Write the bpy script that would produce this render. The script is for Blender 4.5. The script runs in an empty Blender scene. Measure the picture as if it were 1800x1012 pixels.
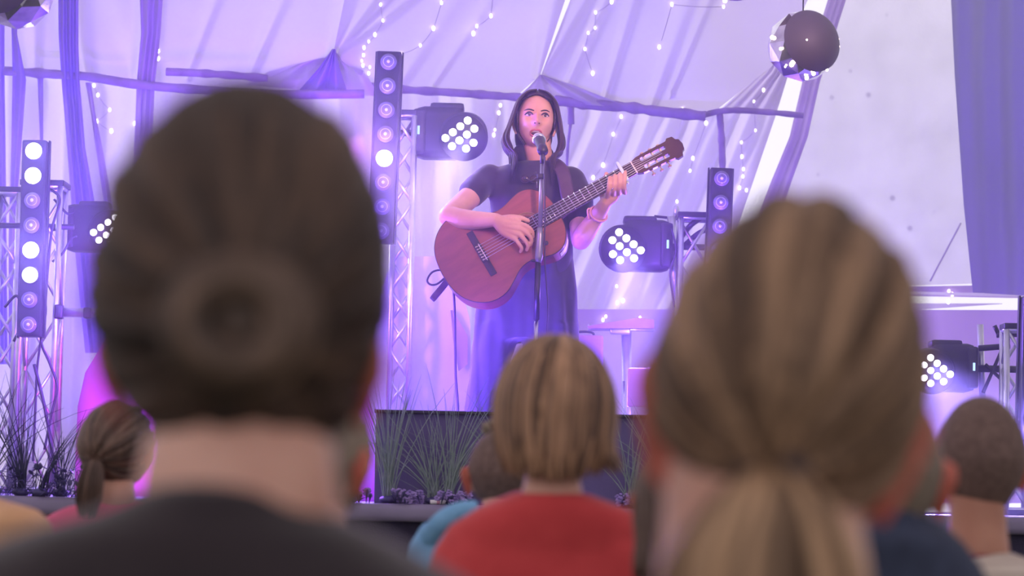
import bpy, bmesh, math, random
from mathutils import Vector, Matrix, noise
random.seed(7)
R = math.radians
S = bpy.context.scene
COL = S.collection

# ------------------------------------------------------------------ camera
FPX, EYE, PITCH, ROLL = 4650.0, 1.10, R(4.5), R(1.2)
_r0 = Vector((1, 0, 0)); _u0 = Vector((0, -math.sin(PITCH), math.cos(PITCH))); _f = Vector((0, math.cos(PITCH), math.sin(PITCH)))
_r = _r0*math.cos(ROLL) + _u0*math.sin(ROLL)
_u = _u0*math.cos(ROLL) - _r0*math.sin(ROLL)
cam_data = bpy.data.cameras.new('camera'); cam = bpy.data.objects.new('camera', cam_data); COL.objects.link(cam)
cam_data.sensor_width = 36; cam_data.lens = FPX*36/1800
cm = Matrix.Identity(4)
for i in range(3):
    cm[i][0] = _r[i]; cm[i][1] = _u[i]; cm[i][2] = -_f[i]
cm[2][3] = EYE
cam.matrix_world = cm
cam_data.dof.use_dof = True; cam_data.dof.focus_distance = 10.35; cam_data.dof.aperture_fstop = 4.2
cam_data.clip_end = 200
S.camera = cam

def P(px, py, Y):
    """world point seen at a photo pixel, at distance Y into the tent"""
    d = _r*((px-900)/FPX) + _u*((506-py)/FPX) + _f
    t = Y/d.y
    return Vector((0, 0, EYE)) + d*t
def pxm(Y): return FPX/Y      # pixels per metre

# ------------------------------------------------------------------ world, sun, stage lights, exposure
S.view_settings.view_transform = 'Standard'; S.view_settings.look = 'None'
S.view_settings.exposure = 0.0; S.view_settings.gamma = 1.0
S.view_settings.use_curve_mapping = False
S.cycles.use_denoising = True
S.cycles.volume_bounces = 0
S.cycles.max_bounces = 7
S.cycles.transmission_bounces = 5
S.cycles.transparent_max_bounces = 8
S.cycles.volume_step_rate = 2
S.cycles.sample_clamp_indirect = 6
w = bpy.data.worlds.new('daylight'); S.world = w; w.use_nodes = True
bg = w.node_tree.nodes['Background']; bg.inputs[0].default_value = (0.97, 0.93, 1.0, 1); bg.inputs[1].default_value = 1.28

HAZE = 0.078
def lamp(name, kind, loc, target, power, color, size=0.1, spot=60, blend=.5):
    d = bpy.data.lights.new(name, kind); o = bpy.data.objects.new(name, d); COL.objects.link(o)
    o.location = loc; d.energy = power; d.color = color
    if kind == 'SPOT': d.spot_size = R(spot); d.spot_blend = blend; d.shadow_soft_size = size
    if kind == 'POINT': d.shadow_soft_size = size
    if kind == 'AREA': d.size = size
    if kind == 'SUN': d.angle = R(size)
    if target is not None:
        o.rotation_euler = (Vector(target)-Vector(loc)).to_track_quat('-Z', 'Y').to_euler()
    return o
VIO = (0.30, 0.22, 1.0); MAG = (0.85, 0.12, 1.0); PUR = (0.50, 0.16, 1.0); LAV = (0.62, 0.48, 1.0)
lamp('sun', 'SUN', (-15, 20, 9), (1.5, 10, 1.5), 2.6, (1.0, 0.95, 0.98), 12)
# beams thrown by the wash fixtures
lamp('wash_beam_mid', 'SPOT', P(818, 240, 11.1), P(600, 640, 9.9), 330, LAV, .05, 34, .7)
lamp('wash_beam_right', 'SPOT', P(1095, 435, 11.3), P(1150, 720, 10.6), 480, VIO, .05, 46, .7)
lamp('wash_beam_far_right', 'SPOT', P(1632, 640, 10.2), P(1720, 800, 9.6), 420, VIO, .05, 50, .7)
lamp('wash_beam_left', 'SPOT', P(175, 400, 11.2), P(430, 720, 10.4), 200, PUR, .05, 80, .8)
lamp('hidden_wash_glow', 'POINT', P(430, 500, 10.4), None, 210, (.24, .08, 1.0), .08)
lamp('hidden_wash_glow_right', 'POINT', P(1290, 560, 10.9), None, 95, (.26, .10, 1.0), .05)
# light of the lit lamps in the light bars
lamp('bar_glow_mid', 'POINT', P(677, 281, 10.4), None, 32, VIO, .10)
lamp('bar_glow_left', 'POINT', P(58, 438, 10.3), None, 24, VIO, .03)
lamp('bar_glow_left_top', 'POINT', P(62, 268, 10.3), None, 12, VIO, .03)
lamp('bar_glow_far_right', 'POINT', P(1830, 750, 9.9), None, 14, VIO, .03)
# colour wash from the front of house rig and the floor lights on the stage
lamp('front_wash_magenta', 'SPOT', (-3.6, 6.0, 3.9), P(930, 330, 10.3), 700, (.72, .14, 1.0), .35, 15, .7)
lamp('front_wash_warm', 'SPOT', (2.4, 4.2, 3.9), P(955, 270, 10.3), 2600, (1.0, 0.58, 0.62), .35, 11, .7)
lamp('floor_light_blue', 'SPOT', P(600, 850, 9.5), P(880, 640, 10.3), 850, (0.16, 0.07, 1.0), .06, 50, .8)
lamp('floor_light_magenta', 'SPOT', P(300, 862, 9.5), P(300, 700, 10.9), 150, (1.0, 0.04, 0.80), .06, 52, .8)
lamp('curtain_uplight', 'SPOT', P(560, 420, 11.6), P(590, 168, 12.8), 150, (0.34, 0.05, 1.0), .08, 26, .9)
lamp('curtain_uplight_left', 'SPOT', P(20, 800, 11.6), P(110, 420, 12.9), 240, (0.20, 0.10, 1.0), .08, 80, .9)
lamp('crowd_beam', 'SPOT', P(620, 260, 10.9), P(1180, 900, 1.8), 400, (.80, .30, 1.0), .05, 14, .8)

# ------------------------------------------------------------------ materials
def new_mat(name):
    m = bpy.data.materials.new(name); m.use_nodes = True; nt = m.node_tree; nt.nodes.clear()
    out = nt.nodes.new('ShaderNodeOutputMaterial'); return m, nt, out
def coords(nt, scale=(1, 1, 1)):
    tc = nt.nodes.new('ShaderNodeTexCoord'); mp = nt.nodes.new('ShaderNodeMapping'); mp.inputs['Scale'].default_value = scale
    nt.links.new(tc.outputs['Object'], mp.inputs[0]); return mp.outputs[0]
def mat(name, c, rough=.6, metal=0, c2=None, nscale=8, stretch=(1, 1, 1), bump=0, bscale=40, spec=.4, sheen=0, sss=0, coat=0):
    m, nt, out = new_mat(name)
    b = nt.nodes.new('ShaderNodeBsdfPrincipled'); nt.links.new(b.outputs[0], out.inputs[0])
    b.inputs['Base Color'].default_value = (*c, 1); b.inputs['Roughness'].default_value = rough; b.inputs['Metallic'].default_value = metal
    b.inputs['Specular IOR Level'].default_value = spec; b.inputs['Sheen Weight'].default_value = sheen
    b.inputs['Coat Weight'].default_value = coat
    if sss:
        b.inputs['Subsurface Weight'].default_value = sss; b.inputs['Subsurface Scale'].default_value = .012; b.inputs['Subsurface Radius'].default_value = (1, .4, .2)
    v = coords(nt, stretch)
    if c2 is None: c2 = tuple(x*.82 for x in c)
    n = nt.nodes.new('ShaderNodeTexNoise'); n.inputs['Scale'].default_value = nscale; n.inputs['Detail'].default_value = 4; nt.links.new(v, n.inputs['Vector'])
    cr = nt.nodes.new('ShaderNodeValToRGB'); cr.color_ramp.elements[0].position = .32; cr.color_ramp.elements[1].position = .68
    cr.color_ramp.elements[0].color = (*c2, 1); cr.color_ramp.elements[1].color = (*c, 1)
    nt.links.new(n.outputs[0], cr.inputs[0]); nt.links.new(cr.outputs[0], b.inputs['Base Color'])
    if bump:
        n2 = nt.nodes.new('ShaderNodeTexNoise'); n2.inputs['Scale'].default_value = bscale; n2.inputs['Detail'].default_value = 3; nt.links.new(v, n2.inputs['Vector'])
        bp = nt.nodes.new('ShaderNodeBump'); bp.inputs['Strength'].default_value = bump; bp.inputs['Distance'].default_value = .01
        nt.links.new(n2.outputs[0], bp.inputs['Height']); nt.links.new(bp.outputs[0], b.inputs['Normal'])
    return m
def fabric(name, c, trans=.5, stain=.93, nscale=3, stretch=(1, 1, 1), weave=0, spots=False, see=0):
    m, nt, out = new_mat(name)
    d = nt.nodes.new('ShaderNodeBsdfDiffuse'); t = nt.nodes.new('ShaderNodeBsdfTranslucent'); mx = nt.nodes.new('ShaderNodeMixShader')
    mx.inputs[0].default_value = trans
    v = coords(nt, stretch)
    n = nt.nodes.new('ShaderNodeTexNoise'); n.inputs['Scale'].default_value = nscale; n.inputs['Detail'].default_value = 6; nt.links.new(v, n.inputs['Vector'])
    cr = nt.nodes.new('ShaderNodeValToRGB'); cr.color_ramp.elements[0].position = .35; cr.color_ramp.elements[1].position = .6
    cr.color_ramp.elements[0].color = (*[x*stain for x in c], 1); cr.color_ramp.elements[1].color = (*c, 1)
    nt.links.new(n.outputs[0], cr.inputs[0]); src = cr.outputs[0]
    if spots:
        vo = nt.nodes.new('ShaderNodeTexVoronoi'); vo.inputs['Scale'].default_value = 5.5; nt.links.new(v, vo.inputs['Vector'])
        c3 = nt.nodes.new('ShaderNodeValToRGB'); c3.color_ramp.elements[0].position = .04; c3.color_ramp.elements[1].position = .11
        c3.color_ramp.elements[0].color = (.62, .60, .66, 1); c3.color_ramp.elements[1].color = (1, 1, 1, 1)
        nt.links.new(vo.outputs['Distance'], c3.inputs[0])
        mm = nt.nodes.new('ShaderNodeMix'); mm.data_type = 'RGBA'; mm.blend_type = 'MULTIPLY'; mm.inputs[0].default_value = 1
        nt.links.new(src, mm.inputs[6]); nt.links.new(c3.outputs[0], mm.inputs[7]); src = mm.outputs[2]
    nt.links.new(src, d.inputs[0]); nt.links.new(src, t.inputs[0])
    nt.links.new(d.outputs[0], mx.inputs[1]); nt.links.new(t.outputs[0], mx.inputs[2]); res = mx.outputs[0]
    if see:
        tr = nt.nodes.new('ShaderNodeBsdfTransparent'); m2 = nt.nodes.new('ShaderNodeMixShader'); m2.inputs[0].default_value = see
        nt.links.new(res, m2.inputs[1]); nt.links.new(tr.outputs[0], m2.inputs[2]); res = m2.outputs[0]
    nt.links.new(res, out.inputs[0])
    if weave:
        n2 = nt.nodes.new('ShaderNodeTexNoise'); n2.inputs['Scale'].default_value = 30; n2.inputs['Detail'].default_value = 4; nt.links.new(v, n2.inputs['Vector'])
        bp = nt.nodes.new('ShaderNodeBump'); bp.inputs['Strength'].default_value = weave; bp.inputs['Distance'].default_value = .01
        nt.links.new(n2.outputs[0], bp.inputs['Height']); nt.links.new(bp.outputs[0], d.inputs['Normal']); nt.links.new(bp.outputs[0], t.inputs['Normal'])
    return m
def glow(name, c, strength):
    m, nt, out = new_mat(name); e = nt.nodes.new('ShaderNodeEmission'); e.inputs[0].default_value = (*c, 1); e.inputs[1].default_value = strength
    nt.links.new(e.outputs[0], out.inputs[0]); return m
def hairmat(name, dark, light, rough=.45):
    m, nt, out = new_mat(name)
    b = nt.nodes.new('ShaderNodeBsdfPrincipled'); nt.links.new(b.outputs[0], out.inputs[0]); b.inputs['Roughness'].default_value = rough
    b.inputs['Specular IOR Level'].default_value = .35; b.inputs['Sheen Weight'].default_value = .0
    g = nt.nodes.new('ShaderNodeNewGeometry'); cr = nt.nodes.new('ShaderNodeValToRGB')
    cr.color_ramp.elements[0].color = (*dark, 1); cr.color_ramp.elements[1].color = (*light, 1)
    mid = cr.color_ramp.elements.new(.55); mid.color = (*[(a*.6+c*.4) for a, c in zip(dark, light)], 1)
    v = coords(nt, (1, 1, .18)); n = nt.nodes.new('ShaderNodeTexNoise'); n.inputs['Scale'].default_value = 60; nt.links.new(v, n.inputs['Vector'])
    mt = nt.nodes.new('ShaderNodeMath'); mt.operation = 'MULTIPLY_ADD'; mt.inputs[1].default_value = .9; mt.inputs[2].default_value = -.45
    nt.links.new(n.outputs[0], mt.inputs[0]); ad = nt.nodes.new('ShaderNodeMath'); ad.operation = 'ADD'
    nt.links.new(mt.outputs[0], ad.inputs[0]); nt.links.new(g.outputs['Random Per Island'], ad.inputs[1])
    nt.links.new(ad.outputs[0], cr.inputs[0]); nt.links.new(cr.outputs[0], b.inputs['Base Color'])
    return m

M = {}
M['skin_pale'] = mat('skin_pale', (.62, .36, .28), .5, c2=(.54, .27, .20), nscale=14, sss=.15)
M['skin'] = mat('skin', (.60, .34, .25), .48, c2=(.52, .26, .19), nscale=14, sss=.12)
M['skin_tan'] = mat('skin_tan', (.42, .20, .13), .5, c2=(.34, .14, .09), nscale=14, sss=.1)
M['ear'] = mat('ear', (.50, .12, .085), .5, c2=(.46, .12, .08), nscale=20, sss=.2)  # redder than the skin: light glowing through the ears, put into the colour
M['lips'] = mat('lips', (.42, .10, .11), .35, nscale=30)
M['mouth'] = mat('mouth', (.05, .012, .015), .5)
M['teeth'] = mat('teeth', (.75, .70, .66), .3)
M['eyewhite'] = mat('eyewhite', (.62, .56, .55), .2)
M['iris'] = mat('iris', (.035, .018, .014), .15)
M['brow'] = mat('brow', (.035, .02, .018), .7)
M['hair_dark'] = hairmat('hair_dark', (.012, .007, .010), (.055, .030, .032))
M['hair_bun'] = hairmat('hair_bun', (.020, .011, .009), (.085, .048, .032), .65)
M['hair_bun_lit'] = hairmat('hair_bun_lit', (.030, .017, .012), (.14, .085, .058), .6)  # lighter copy of the bun hair, highlight on its rim put into the colour
M['hair_tail'] = hairmat('hair_tail', (.090, .050, .028), (.42, .255, .145), .6)
M['hair_blond'] = hairmat('hair_blond', (.070, .038, .023), (.30, .178, .105), .65)
M['hair_bob'] = hairmat('hair_bob', (.050, .024, .017), (.47, .265, .155), .55)
M['hair_brown'] = hairmat('hair_brown', (.05, .028, .022), (.17, .105, .08), .5)
M['hair_grey'] = hairmat('hair_grey', (.10, .075, .055), (.36, .28, .21), .7)
M['hair_buzz'] = mat('hair_buzz', (.17, .108, .092), .8, c2=(.105, .064, .056), nscale=90, bump=.3, bscale=250)
M['tee_black'] = mat('tee_black', (.026, .02, .032), .85, c2=(.018, .014, .022), nscale=30, bump=.15, bscale=8, sheen=.2)
M['tee_grey'] = mat('tee_grey', (.024, .015, .019), .9, c2=(.018, .011, .015), nscale=30, bump=.15, bscale=120, sheen=.2)
M['trousers'] = mat('trousers', (.032, .027, .040), .8, c2=(.024, .02, .03), nscale=20, bump=.2, bscale=10, sheen=.2)
M['red'] = mat('red', (.56, .052, .056), .85, c2=(.46, .036, .040), nscale=12, bump=.2, bscale=120, sheen=.1)
M['navy'] = mat('navy', (.035, .045, .085), .85, c2=(.022, .028, .055), nscale=30, bump=.4, bscale=90)
M['pink'] = mat('pink', (.75, .10, .22), .85, c2=(.62, .07, .18), nscale=12)
M['lilac'] = mat('lilac', (.42, .24, .40), .9, c2=(.36, .19, .34), nscale=12)
M['bluehood'] = mat('bluehood', (.20, .42, .66), .9, c2=(.15, .34, .56), nscale=20, bump=.3, bscale=60)
M['tan_top'] = mat('tan_top', (.66, .38, .21), .85, c2=(.55, .30, .16), nscale=10)
M['cream'] = mat('cream', (.62, .54, .46), .9, c2=(.42, .34, .29), nscale=3, stretch=(1, 1, 30))
M['maroon'] = mat('maroon', (.22, .03, .05), .9)
M['black_plastic'] = mat('black_plastic', (.03, .026, .04), .45, nscale=10)
M['black_metal'] = mat('black_metal', (.05, .045, .06), .4, metal=.5)
M['chrome'] = mat('chrome', (.75, .75, .8), .18, metal=1, c2=(.6, .6, .66))
M['gunmetal'] = mat('gunmetal', (.26, .25, .31), .4, metal=.6)
M['alu'] = mat('alu', (.72, .72, .78), .35, metal=.85, c2=(.6, .6, .66), nscale=20)
M['grille'] = mat('grille', (.62, .62, .66), .35, metal=.7, bump=.8, bscale=400)
M['lens_off'] = mat('lens_off', (.19, .17, .30), .4, c2=(.15, .13, .25), coat=.15)
M['lens_core'] = mat('lens_core', (.75, .75, .85), .15, coat=1)
M['lens_on'] = glow('lens_on', (.82, .84, 1.0), 26)
M['lens_half'] = glow('lens_half', (.62, .66, 1.0), 2.4)
M['led_on'] = glow('led_on', (.95, .90, 1.0), 14)
M['led_half'] = glow('led_half', (.8, .74, 1.0), 4)
M['status'] = glow('status', (.45, .68, 1.0), 1.6)
M['fairy'] = glow('fairy', (1.0, .90, .80), 7)
M['fairy_warm'] = glow('fairy_warm', (1.0, .80, .58), 16)
M['cedar'] = mat('cedar', (.27, .070, .040), .35, c2=(.20, .050, .030), nscale=5, stretch=(2, 40, 2), coat=.5)
M['rosewood'] = mat('rosewood', (.20, .035, .02), .3, c2=(.12, .02, .014), nscale=4, stretch=(2, 14, 2), coat=.7)
M['ebony'] = mat('ebony', (.030, .020, .022), .45, nscale=10, stretch=(1, 10, 1))
M['headwood'] = mat('headwood', (.075, .022, .020), .35, nscale=8, coat=.5)
M['bone'] = mat('bone', (.80, .70, .56), .4)
M['string'] = mat('string', (.75, .70, .74), .3, metal=.3)
M['gold'] = mat('gold', (.62, .36, .16), .3, metal=.8)
M['peg'] = mat('peg', (.62, .42, .26), .35)
M['mint'] = mat('mint', (.60, .74, .70), .4)
M['white_label'] = mat('white_label', (.85, .8, .82), .5)
M['strap'] = mat('strap', (.075, .04, .06), .6, nscale=40, bump=.3)
M['cable'] = mat('cable', (.03, .02, .045), .5)
M['cord_clear'] = mat('cord_clear', (.42, .34, .55), .5)
M['voile'] = fabric('voile', (.66, .59, .73), .50, nscale=2.2, stain=.94)
M['voile_wall'] = fabric('voile_wall', (.72, .66, .79), .54, nscale=2, stain=.96)
M['voile_thick'] = fabric('voile_thick', (.38, .25, .74), .28, nscale=3, stain=.9)
M['voile_mauve'] = fabric('voile_mauve', (.52, .38, .70), .32, nscale=4, stain=.85)
M['canvas'] = fabric('canvas', (.74, .71, .78), .56, nscale=3.4, stain=.90, stretch=(1, 1, 1), weave=.25, spots=True)
M['tentroof'] = fabric('tentroof', (.76, .71, .70), .50, nscale=1)
M['greydrape'] = fabric('greydrape', (.27, .25, .46), .22, nscale=2, stain=.9, stretch=(1, 1, .4))
M['beamwrap'] = fabric('beamwrap', (.42, .30, .56), .2, nscale=14, stain=.7)
M['lowerwall'] = fabric('lowerwall', (.66, .46, .86), .30, nscale=1.5, stain=.93)
M['skirting'] = mat('skirting', (.05, .042, .085), .95, c2=(.04, .032, .07), nscale=3, bump=.3, bscale=160)
M['panel_hazed'] = mat('panel_hazed', (.15, .115, .28), .7, c2=(.12, .09, .23), nscale=2, bump=.1, bscale=80)  # black panel lifted to violet, the haze before it put into the colour
M['stage'] = mat('stage', (.24, .20, .32), .45, nscale=6)
M['cloth_pale'] = fabric('cloth_pale', (.72, .62, .90), .25, nscale=1.5, stain=.95)
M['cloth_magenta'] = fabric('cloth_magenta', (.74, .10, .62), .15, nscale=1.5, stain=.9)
M['grass'] = mat('grass', (.20, .27, .24), .55, c2=(.30, .34, .36), nscale=30)
M['grass_dark'] = mat('grass_dark', (.05, .055, .10), .5, c2=(.03, .03, .07), nscale=20)
M['leaf'] = mat('leaf', (.09, .07, .20), .5, c2=(.05, .045, .13), nscale=30)
M['flower'] = mat('flower', (.40, .28, .62), .7, c2=(.22, .15, .42), nscale=60)
M['ground'] = mat('ground', (.10, .12, .05), .95, c2=(.06, .07, .03), nscale=4, bump=.4)
M['ball_dark'] = mat('ball_dark', (.13, .11, .19), .55, nscale=4)
M['pinkplastic'] = mat('pinkplastic', (.66, .30, .42), .5)
M['boxcase'] = mat('boxcase', (.30, .18, .48), .7)

# ------------------------------------------------------------------ building helpers
def link(name, bm, m, parent=None, smooth=True, keep=False):
    me = bpy.data.meshes.new(name)
    if not keep: bmesh.ops.recalc_face_normals(bm, faces=bm.faces)
    bm.to_mesh(me); bm.free()
    if smooth:
        for p in me.polygons: p.use_smooth = True
    me.materials.append(m)
    o = bpy.data.objects.new(name, me); COL.objects.link(o)
    if parent is not None: o.parent = parent
    return o
def tag(o, label=None, cat=None, group=None, kind=None):
    if label: o['label'] = label
    if cat: o['category'] = cat
    if group: o['group'] = group
    if kind: o['kind'] = kind
    return o
def empty(name, loc, label, cat, group=None):
    o = bpy.data.objects.new(name, None); COL.objects.link(o); o.location = loc; o.empty_display_size = .1
    tag(o, label, cat, group); o['_l'] = 1; del o['_l']
    return o
def part(name, bm, m, root, smooth=True):
    """mesh given in world space, parented to an empty that is only translated"""
    bm.transform(Matrix.Translation(-root.location)) if root.type == 'EMPTY' else None
    return link(name, bm, m, root, smooth)
def sub(name, bm, m, root, p, smooth=True):
    bm.transform(Matrix.Translation(-root.location)) if root.type == 'EMPTY' else None
    return link(name, bm, m, p, smooth)
def merge(dst, src, mx=None):
    me = bpy.data.meshes.new('t'); 
    if mx is not None: src.transform(mx)
    src.to_mesh(me); src.free(); dst.from_mesh(me); bpy.data.meshes.remove(me)
def box(bm, c, size, rot=None, bev=0):
    b = bmesh.new(); bmesh.ops.create_cube(b, size=1); b.transform(Matrix.Diagonal((*size, 1)))
    if bev: bmesh.ops.bevel(b, geom=b.edges[:], offset=bev, segments=2, affect='EDGES', profile=.6)
    mx = Matrix.Translation(c)
    if rot is not None: mx = mx @ rot.to_4x4()
    merge(bm, b, mx)
def ell(bm, c, r, rot=None, u=24, v=16):
    b = bmesh.new(); bmesh.ops.create_uvsphere(b, u_segments=u, v_segments=v, radius=1)
    b.transform(Matrix.Diagonal((r[0], r[1], r[2], 1)))
    mx = Matrix.Translation(c)
    if rot is not None: mx = mx @ rot.to_4x4()
    merge(bm, b, mx)
def tube(bm, pts, rad, seg=10, cap=True, flat=1.0, up=None):
    pts = [Vector(p) for p in pts]; n = len(pts)
    if not hasattr(rad, '__len__'): rad = [rad]*n
    t0 = (pts[1]-pts[0]).normalized()
    a = Vector(up) if up is not None else (Vector((0, 0, 1)) if abs(t0.z) < .9 else Vector((0, 1, 0)))
    nrm = (a - t0*a.dot(t0)).normalized(); rings = []
    for i, p in enumerate(pts):
        t = (pts[min(i+1, n-1)]-pts[max(i-1, 0)])
        t = t.normalized() if t.length > 1e-9 else t0
        nrm = (nrm - t*nrm.dot(t)); nrm = nrm.normalized() if nrm.length > 1e-6 else a
        bi = t.cross(nrm)
        rings.append([bm.verts.new(p + nrm*(rad[i]*flat*math.cos(2*math.pi*k/seg)) + bi*(rad[i]*math.sin(2*math.pi*k/seg))) for k in range(seg)])
    for A, B in zip(rings, rings[1:]):
        for k in range(seg): bm.faces.new((A[k], A[(k+1) % seg], B[(k+1) % seg], B[k]))
    if cap: bm.faces.new(rings[0][::-1]); bm.faces.new(rings[-1])
def smooth_path(pts, k=6):
    pts = [Vector(p) for p in pts]; out = []
    for i in range(len(pts)-1):
        p0 = pts[max(i-1, 0)]; p1 = pts[i]; p2 = pts[i+1]; p3 = pts[min(i+2, len(pts)-1)]
        for j in range(k):
            t = j/k
            out.append(.5*((2*p1)+(p2-p0)*t+(2*p0-5*p1+4*p2-p3)*t*t+(3*p1-p0-3*p2+p3)*t**3))
    out.append(pts[-1]); return out
def lerp_list(v, k):
    out = []
    for i in range(len(v)-1):
        for j in range(k): out.append(v[i]+(v[i+1]-v[i])*j/k)
    out.append(v[-1]); return out
def limb(bm, pts, rad, seg=18, flat=1.0, k=6):
    P_ = smooth_path(pts, k); r = lerp_list(list(rad), k)
    tube(bm, P_, r, seg, True, flat)
    ell(bm, P_[0], (r[0],)*3, u=18, v=12); ell(bm, P_[-1], (r[-1],)*3, u=18, v=12)
def loft(bm, rings, seg=40, cap=True, power=2.0):
    """rings: (centre, rx, ry)"""
    L = []
    for c, rx, ry in rings:
        ring = []
        for k in range(seg):
            a = 2*math.pi*k/seg; ca, sa = math.cos(a), math.sin(a)
            q = 2/power
            ring.append(bm.verts.new(c + Vector((rx*math.copysign(abs(ca)**q, ca), ry*math.copysign(abs(sa)**q, sa), 0))))
        L.append(ring)
    for A, B in zip(L, L[1:]):
        for k in range(seg): bm.faces.new((A[k], A[(k+1) % seg], B[(k+1) % seg], B[k]))
    if cap: bm.faces.new(L[0][::-1]); bm.faces.new(L[-1])
def loft_px(bm, Y, rows, seg=48, k=5, power=2.0):
    """rows: (py, x_left, x_right, ry, dY) read off the photo at depth Y"""
    rr = []
    for i in range(len(rows)-1):
        for j in range(k):
            t = j/k; t = t
            rr.append([a+(b-a)*t for a, b in zip(rows[i], rows[i+1])])
    rr.append(list(rows[-1])); rings = []
    for py, xl, xr, ry, dy in rr:
        c = P((xl+xr)/2, py, Y); c = c + Vector((0, dy, 0))
        rings.append((c, (xr-xl)/2/pxm(Y), ry))
    loft(bm, rings, seg, True, power)
def organic(name, bm, m, parent, voxel=.005, smooth=3, disp=None, root=None):
    """fuse overlapping shapes into one continuous skin"""
    bmesh.ops.recalc_face_normals(bm, faces=bm.faces)
    me = bpy.data.meshes.new(name); bm.to_mesh(me); bm.free()
    o = bpy.data.objects.new('tmp', me); COL.objects.link(o)
    md = o.modifiers.new('r', 'REMESH'); md.mode = 'VOXEL'; md.voxel_size = voxel
    if smooth:
        ms = o.modifiers.new('s', 'SMOOTH'); ms.iterations = smooth; ms.factor = .5
    dg = bpy.context.evaluated_depsgraph_get(); dg.update()
    me2 = bpy.data.meshes.new_from_object(o.evaluated_get(dg))
    bpy.data.objects.remove(o); bpy.data.meshes.remove(me)
    if disp:
        nv = [v.normal.copy() for v in me2.vertices]
        for v, n in zip(me2.vertices, nv): v.co = v.co + n*disp(v.co)
    me2.name = name; me2.materials.clear(); me2.materials.append(m)
    for p in me2.polygons: p.use_smooth = True
    r = bpy.data.objects.new(name, me2); COL.objects.link(r)
    if root is not None: me2.transform(Matrix.Translation(-root.location))
    if parent is not None: r.parent = parent
    return r
def folds(amp, scale, stretch=(1, 1, .5), seed=0):
    def f(co):
        q = Vector((co.x*stretch[0], co.y*stretch[1], co.z*stretch[2]))*scale + Vector((seed, seed, seed))
        return amp*noise.noise(q) + amp*.5*noise.noise(q*2.1)
    return f
def interp(poly, t):
    """point at fraction t of a polyline of 2-D points (by index)"""
    n = len(poly)-1; x = min(max(t, 0), 1)*n; i = min(int(x), n-1); f = x-i
    return tuple(a+(b-a)*f for a, b in zip(poly[i], poly[i+1]))
def sheet(name, left, right, depth, m, nu=120, nv=60, parent=None, thick=.003, smooth=True):
    """cloth spanning two edges traced top to bottom; depth(s,t,px,py) gives the distance of every point"""
    bm = bmesh.new(); g = []
    for j in range(nv+1):
        t = j/nv; a = interp(left, t); b = interp(right, t); row = []
        for i in range(nu+1):
            s = i/nu; px = a[0]+(b[0]-a[0])*s; py = a[1]+(b[1]-a[1])*s
            row.append(bm.verts.new(P(px, py, depth(s, t, px, py))))
        g.append(row)
    for j in range(nv):
        for i in range(nu): bm.faces.new((g[j][i], g[j+1][i], g[j+1][i+1], g[j][i+1]))
    o = link(name, bm, m, parent, smooth)
    return o
def nz(x, y, z=0): return noise.noise(Vector((x, y, z)))
def frame_rot(x, y, z):
    return Matrix((x, y, z)).transposed()

# ------------------------------------------------------------------ the tent
def struct(o): o['kind'] = 'structure'; return o
# ground and stage
g = bmesh.new(); box(g, (0, 7, -.05), (14, 24, .1)); struct(link('floor', g, M['ground'], None, False))
SZ = EYE-.032          # height of the stage floor
SF = 8.75              # front edge of the stage
root = empty('stage', (0, SF, 0), 'black festival stage with a rounded front lip and dark textile skirt', 'stage')
g = bmesh.new(); box(g, (0, (SF+12.95)/2+.02, SZ-.03), (9, 12.95-SF, .06), bev=.02); part('deck', g, M['stage'], root)
g = bmesh.new()
nx = 240; rows = []
for j, z in enumerate((0, .3, .6, .9, SZ-.055)):
    rows.append([g.verts.new((-4.4+8.8*i/nx, SF+.09+.018*math.sin(i*.62+nz(i*.1, 0)*3), z)) for i in range(nx+1)])
for A, B in zip(rows, rows[1:]):
    for i in range(nx): g.faces.new((A[i], A[i+1], B[i+1], B[i]))
part('skirt', g, M['skirting'], root)

# back curtain, hanging below the eave beam
def wall_depth(s, t, px, py):
    k = px/1800
    f = math.sin(px*.055+2*nz(px*.004, 1)+py*.004*math.sin(px*.01))
    f2 = math.sin(px*.13+3*nz(px*.01, 5, py*.002))
    a = .06 + .05*max(0, 1-abs(px-250)/260)
    return 13.15+.5*k + a*f + .028*f2 + .05*nz(px*.01, py*.004, 3)
def wall_depth_r(s, t, px, py):
    u = px*.9+py*.38      # folds fan out from the guitar head to the lower left
    return 13.45 + .042*math.sin(u*.075+2*nz(px*.006, py*.006)) + .03*math.sin(u*.16+1) + .04*nz(px*.008, py*.008, 7)
struct(sheet('wall_back', [(-160, 120), (-160, 300), (-160, 878)], [(900, 165), (900, 400), (900, 882)], wall_depth, M['voile_wall'], 420, 60))
tag(sheet('wall_curtain', [(880, 170), (880, 300), (880, 545)], [(1366, 196), (1310, 360), (1250, 545)], wall_depth_r, M['voile_wall'], 300, 60),
    kind='structure').name = 'wall_back_right'
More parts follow.
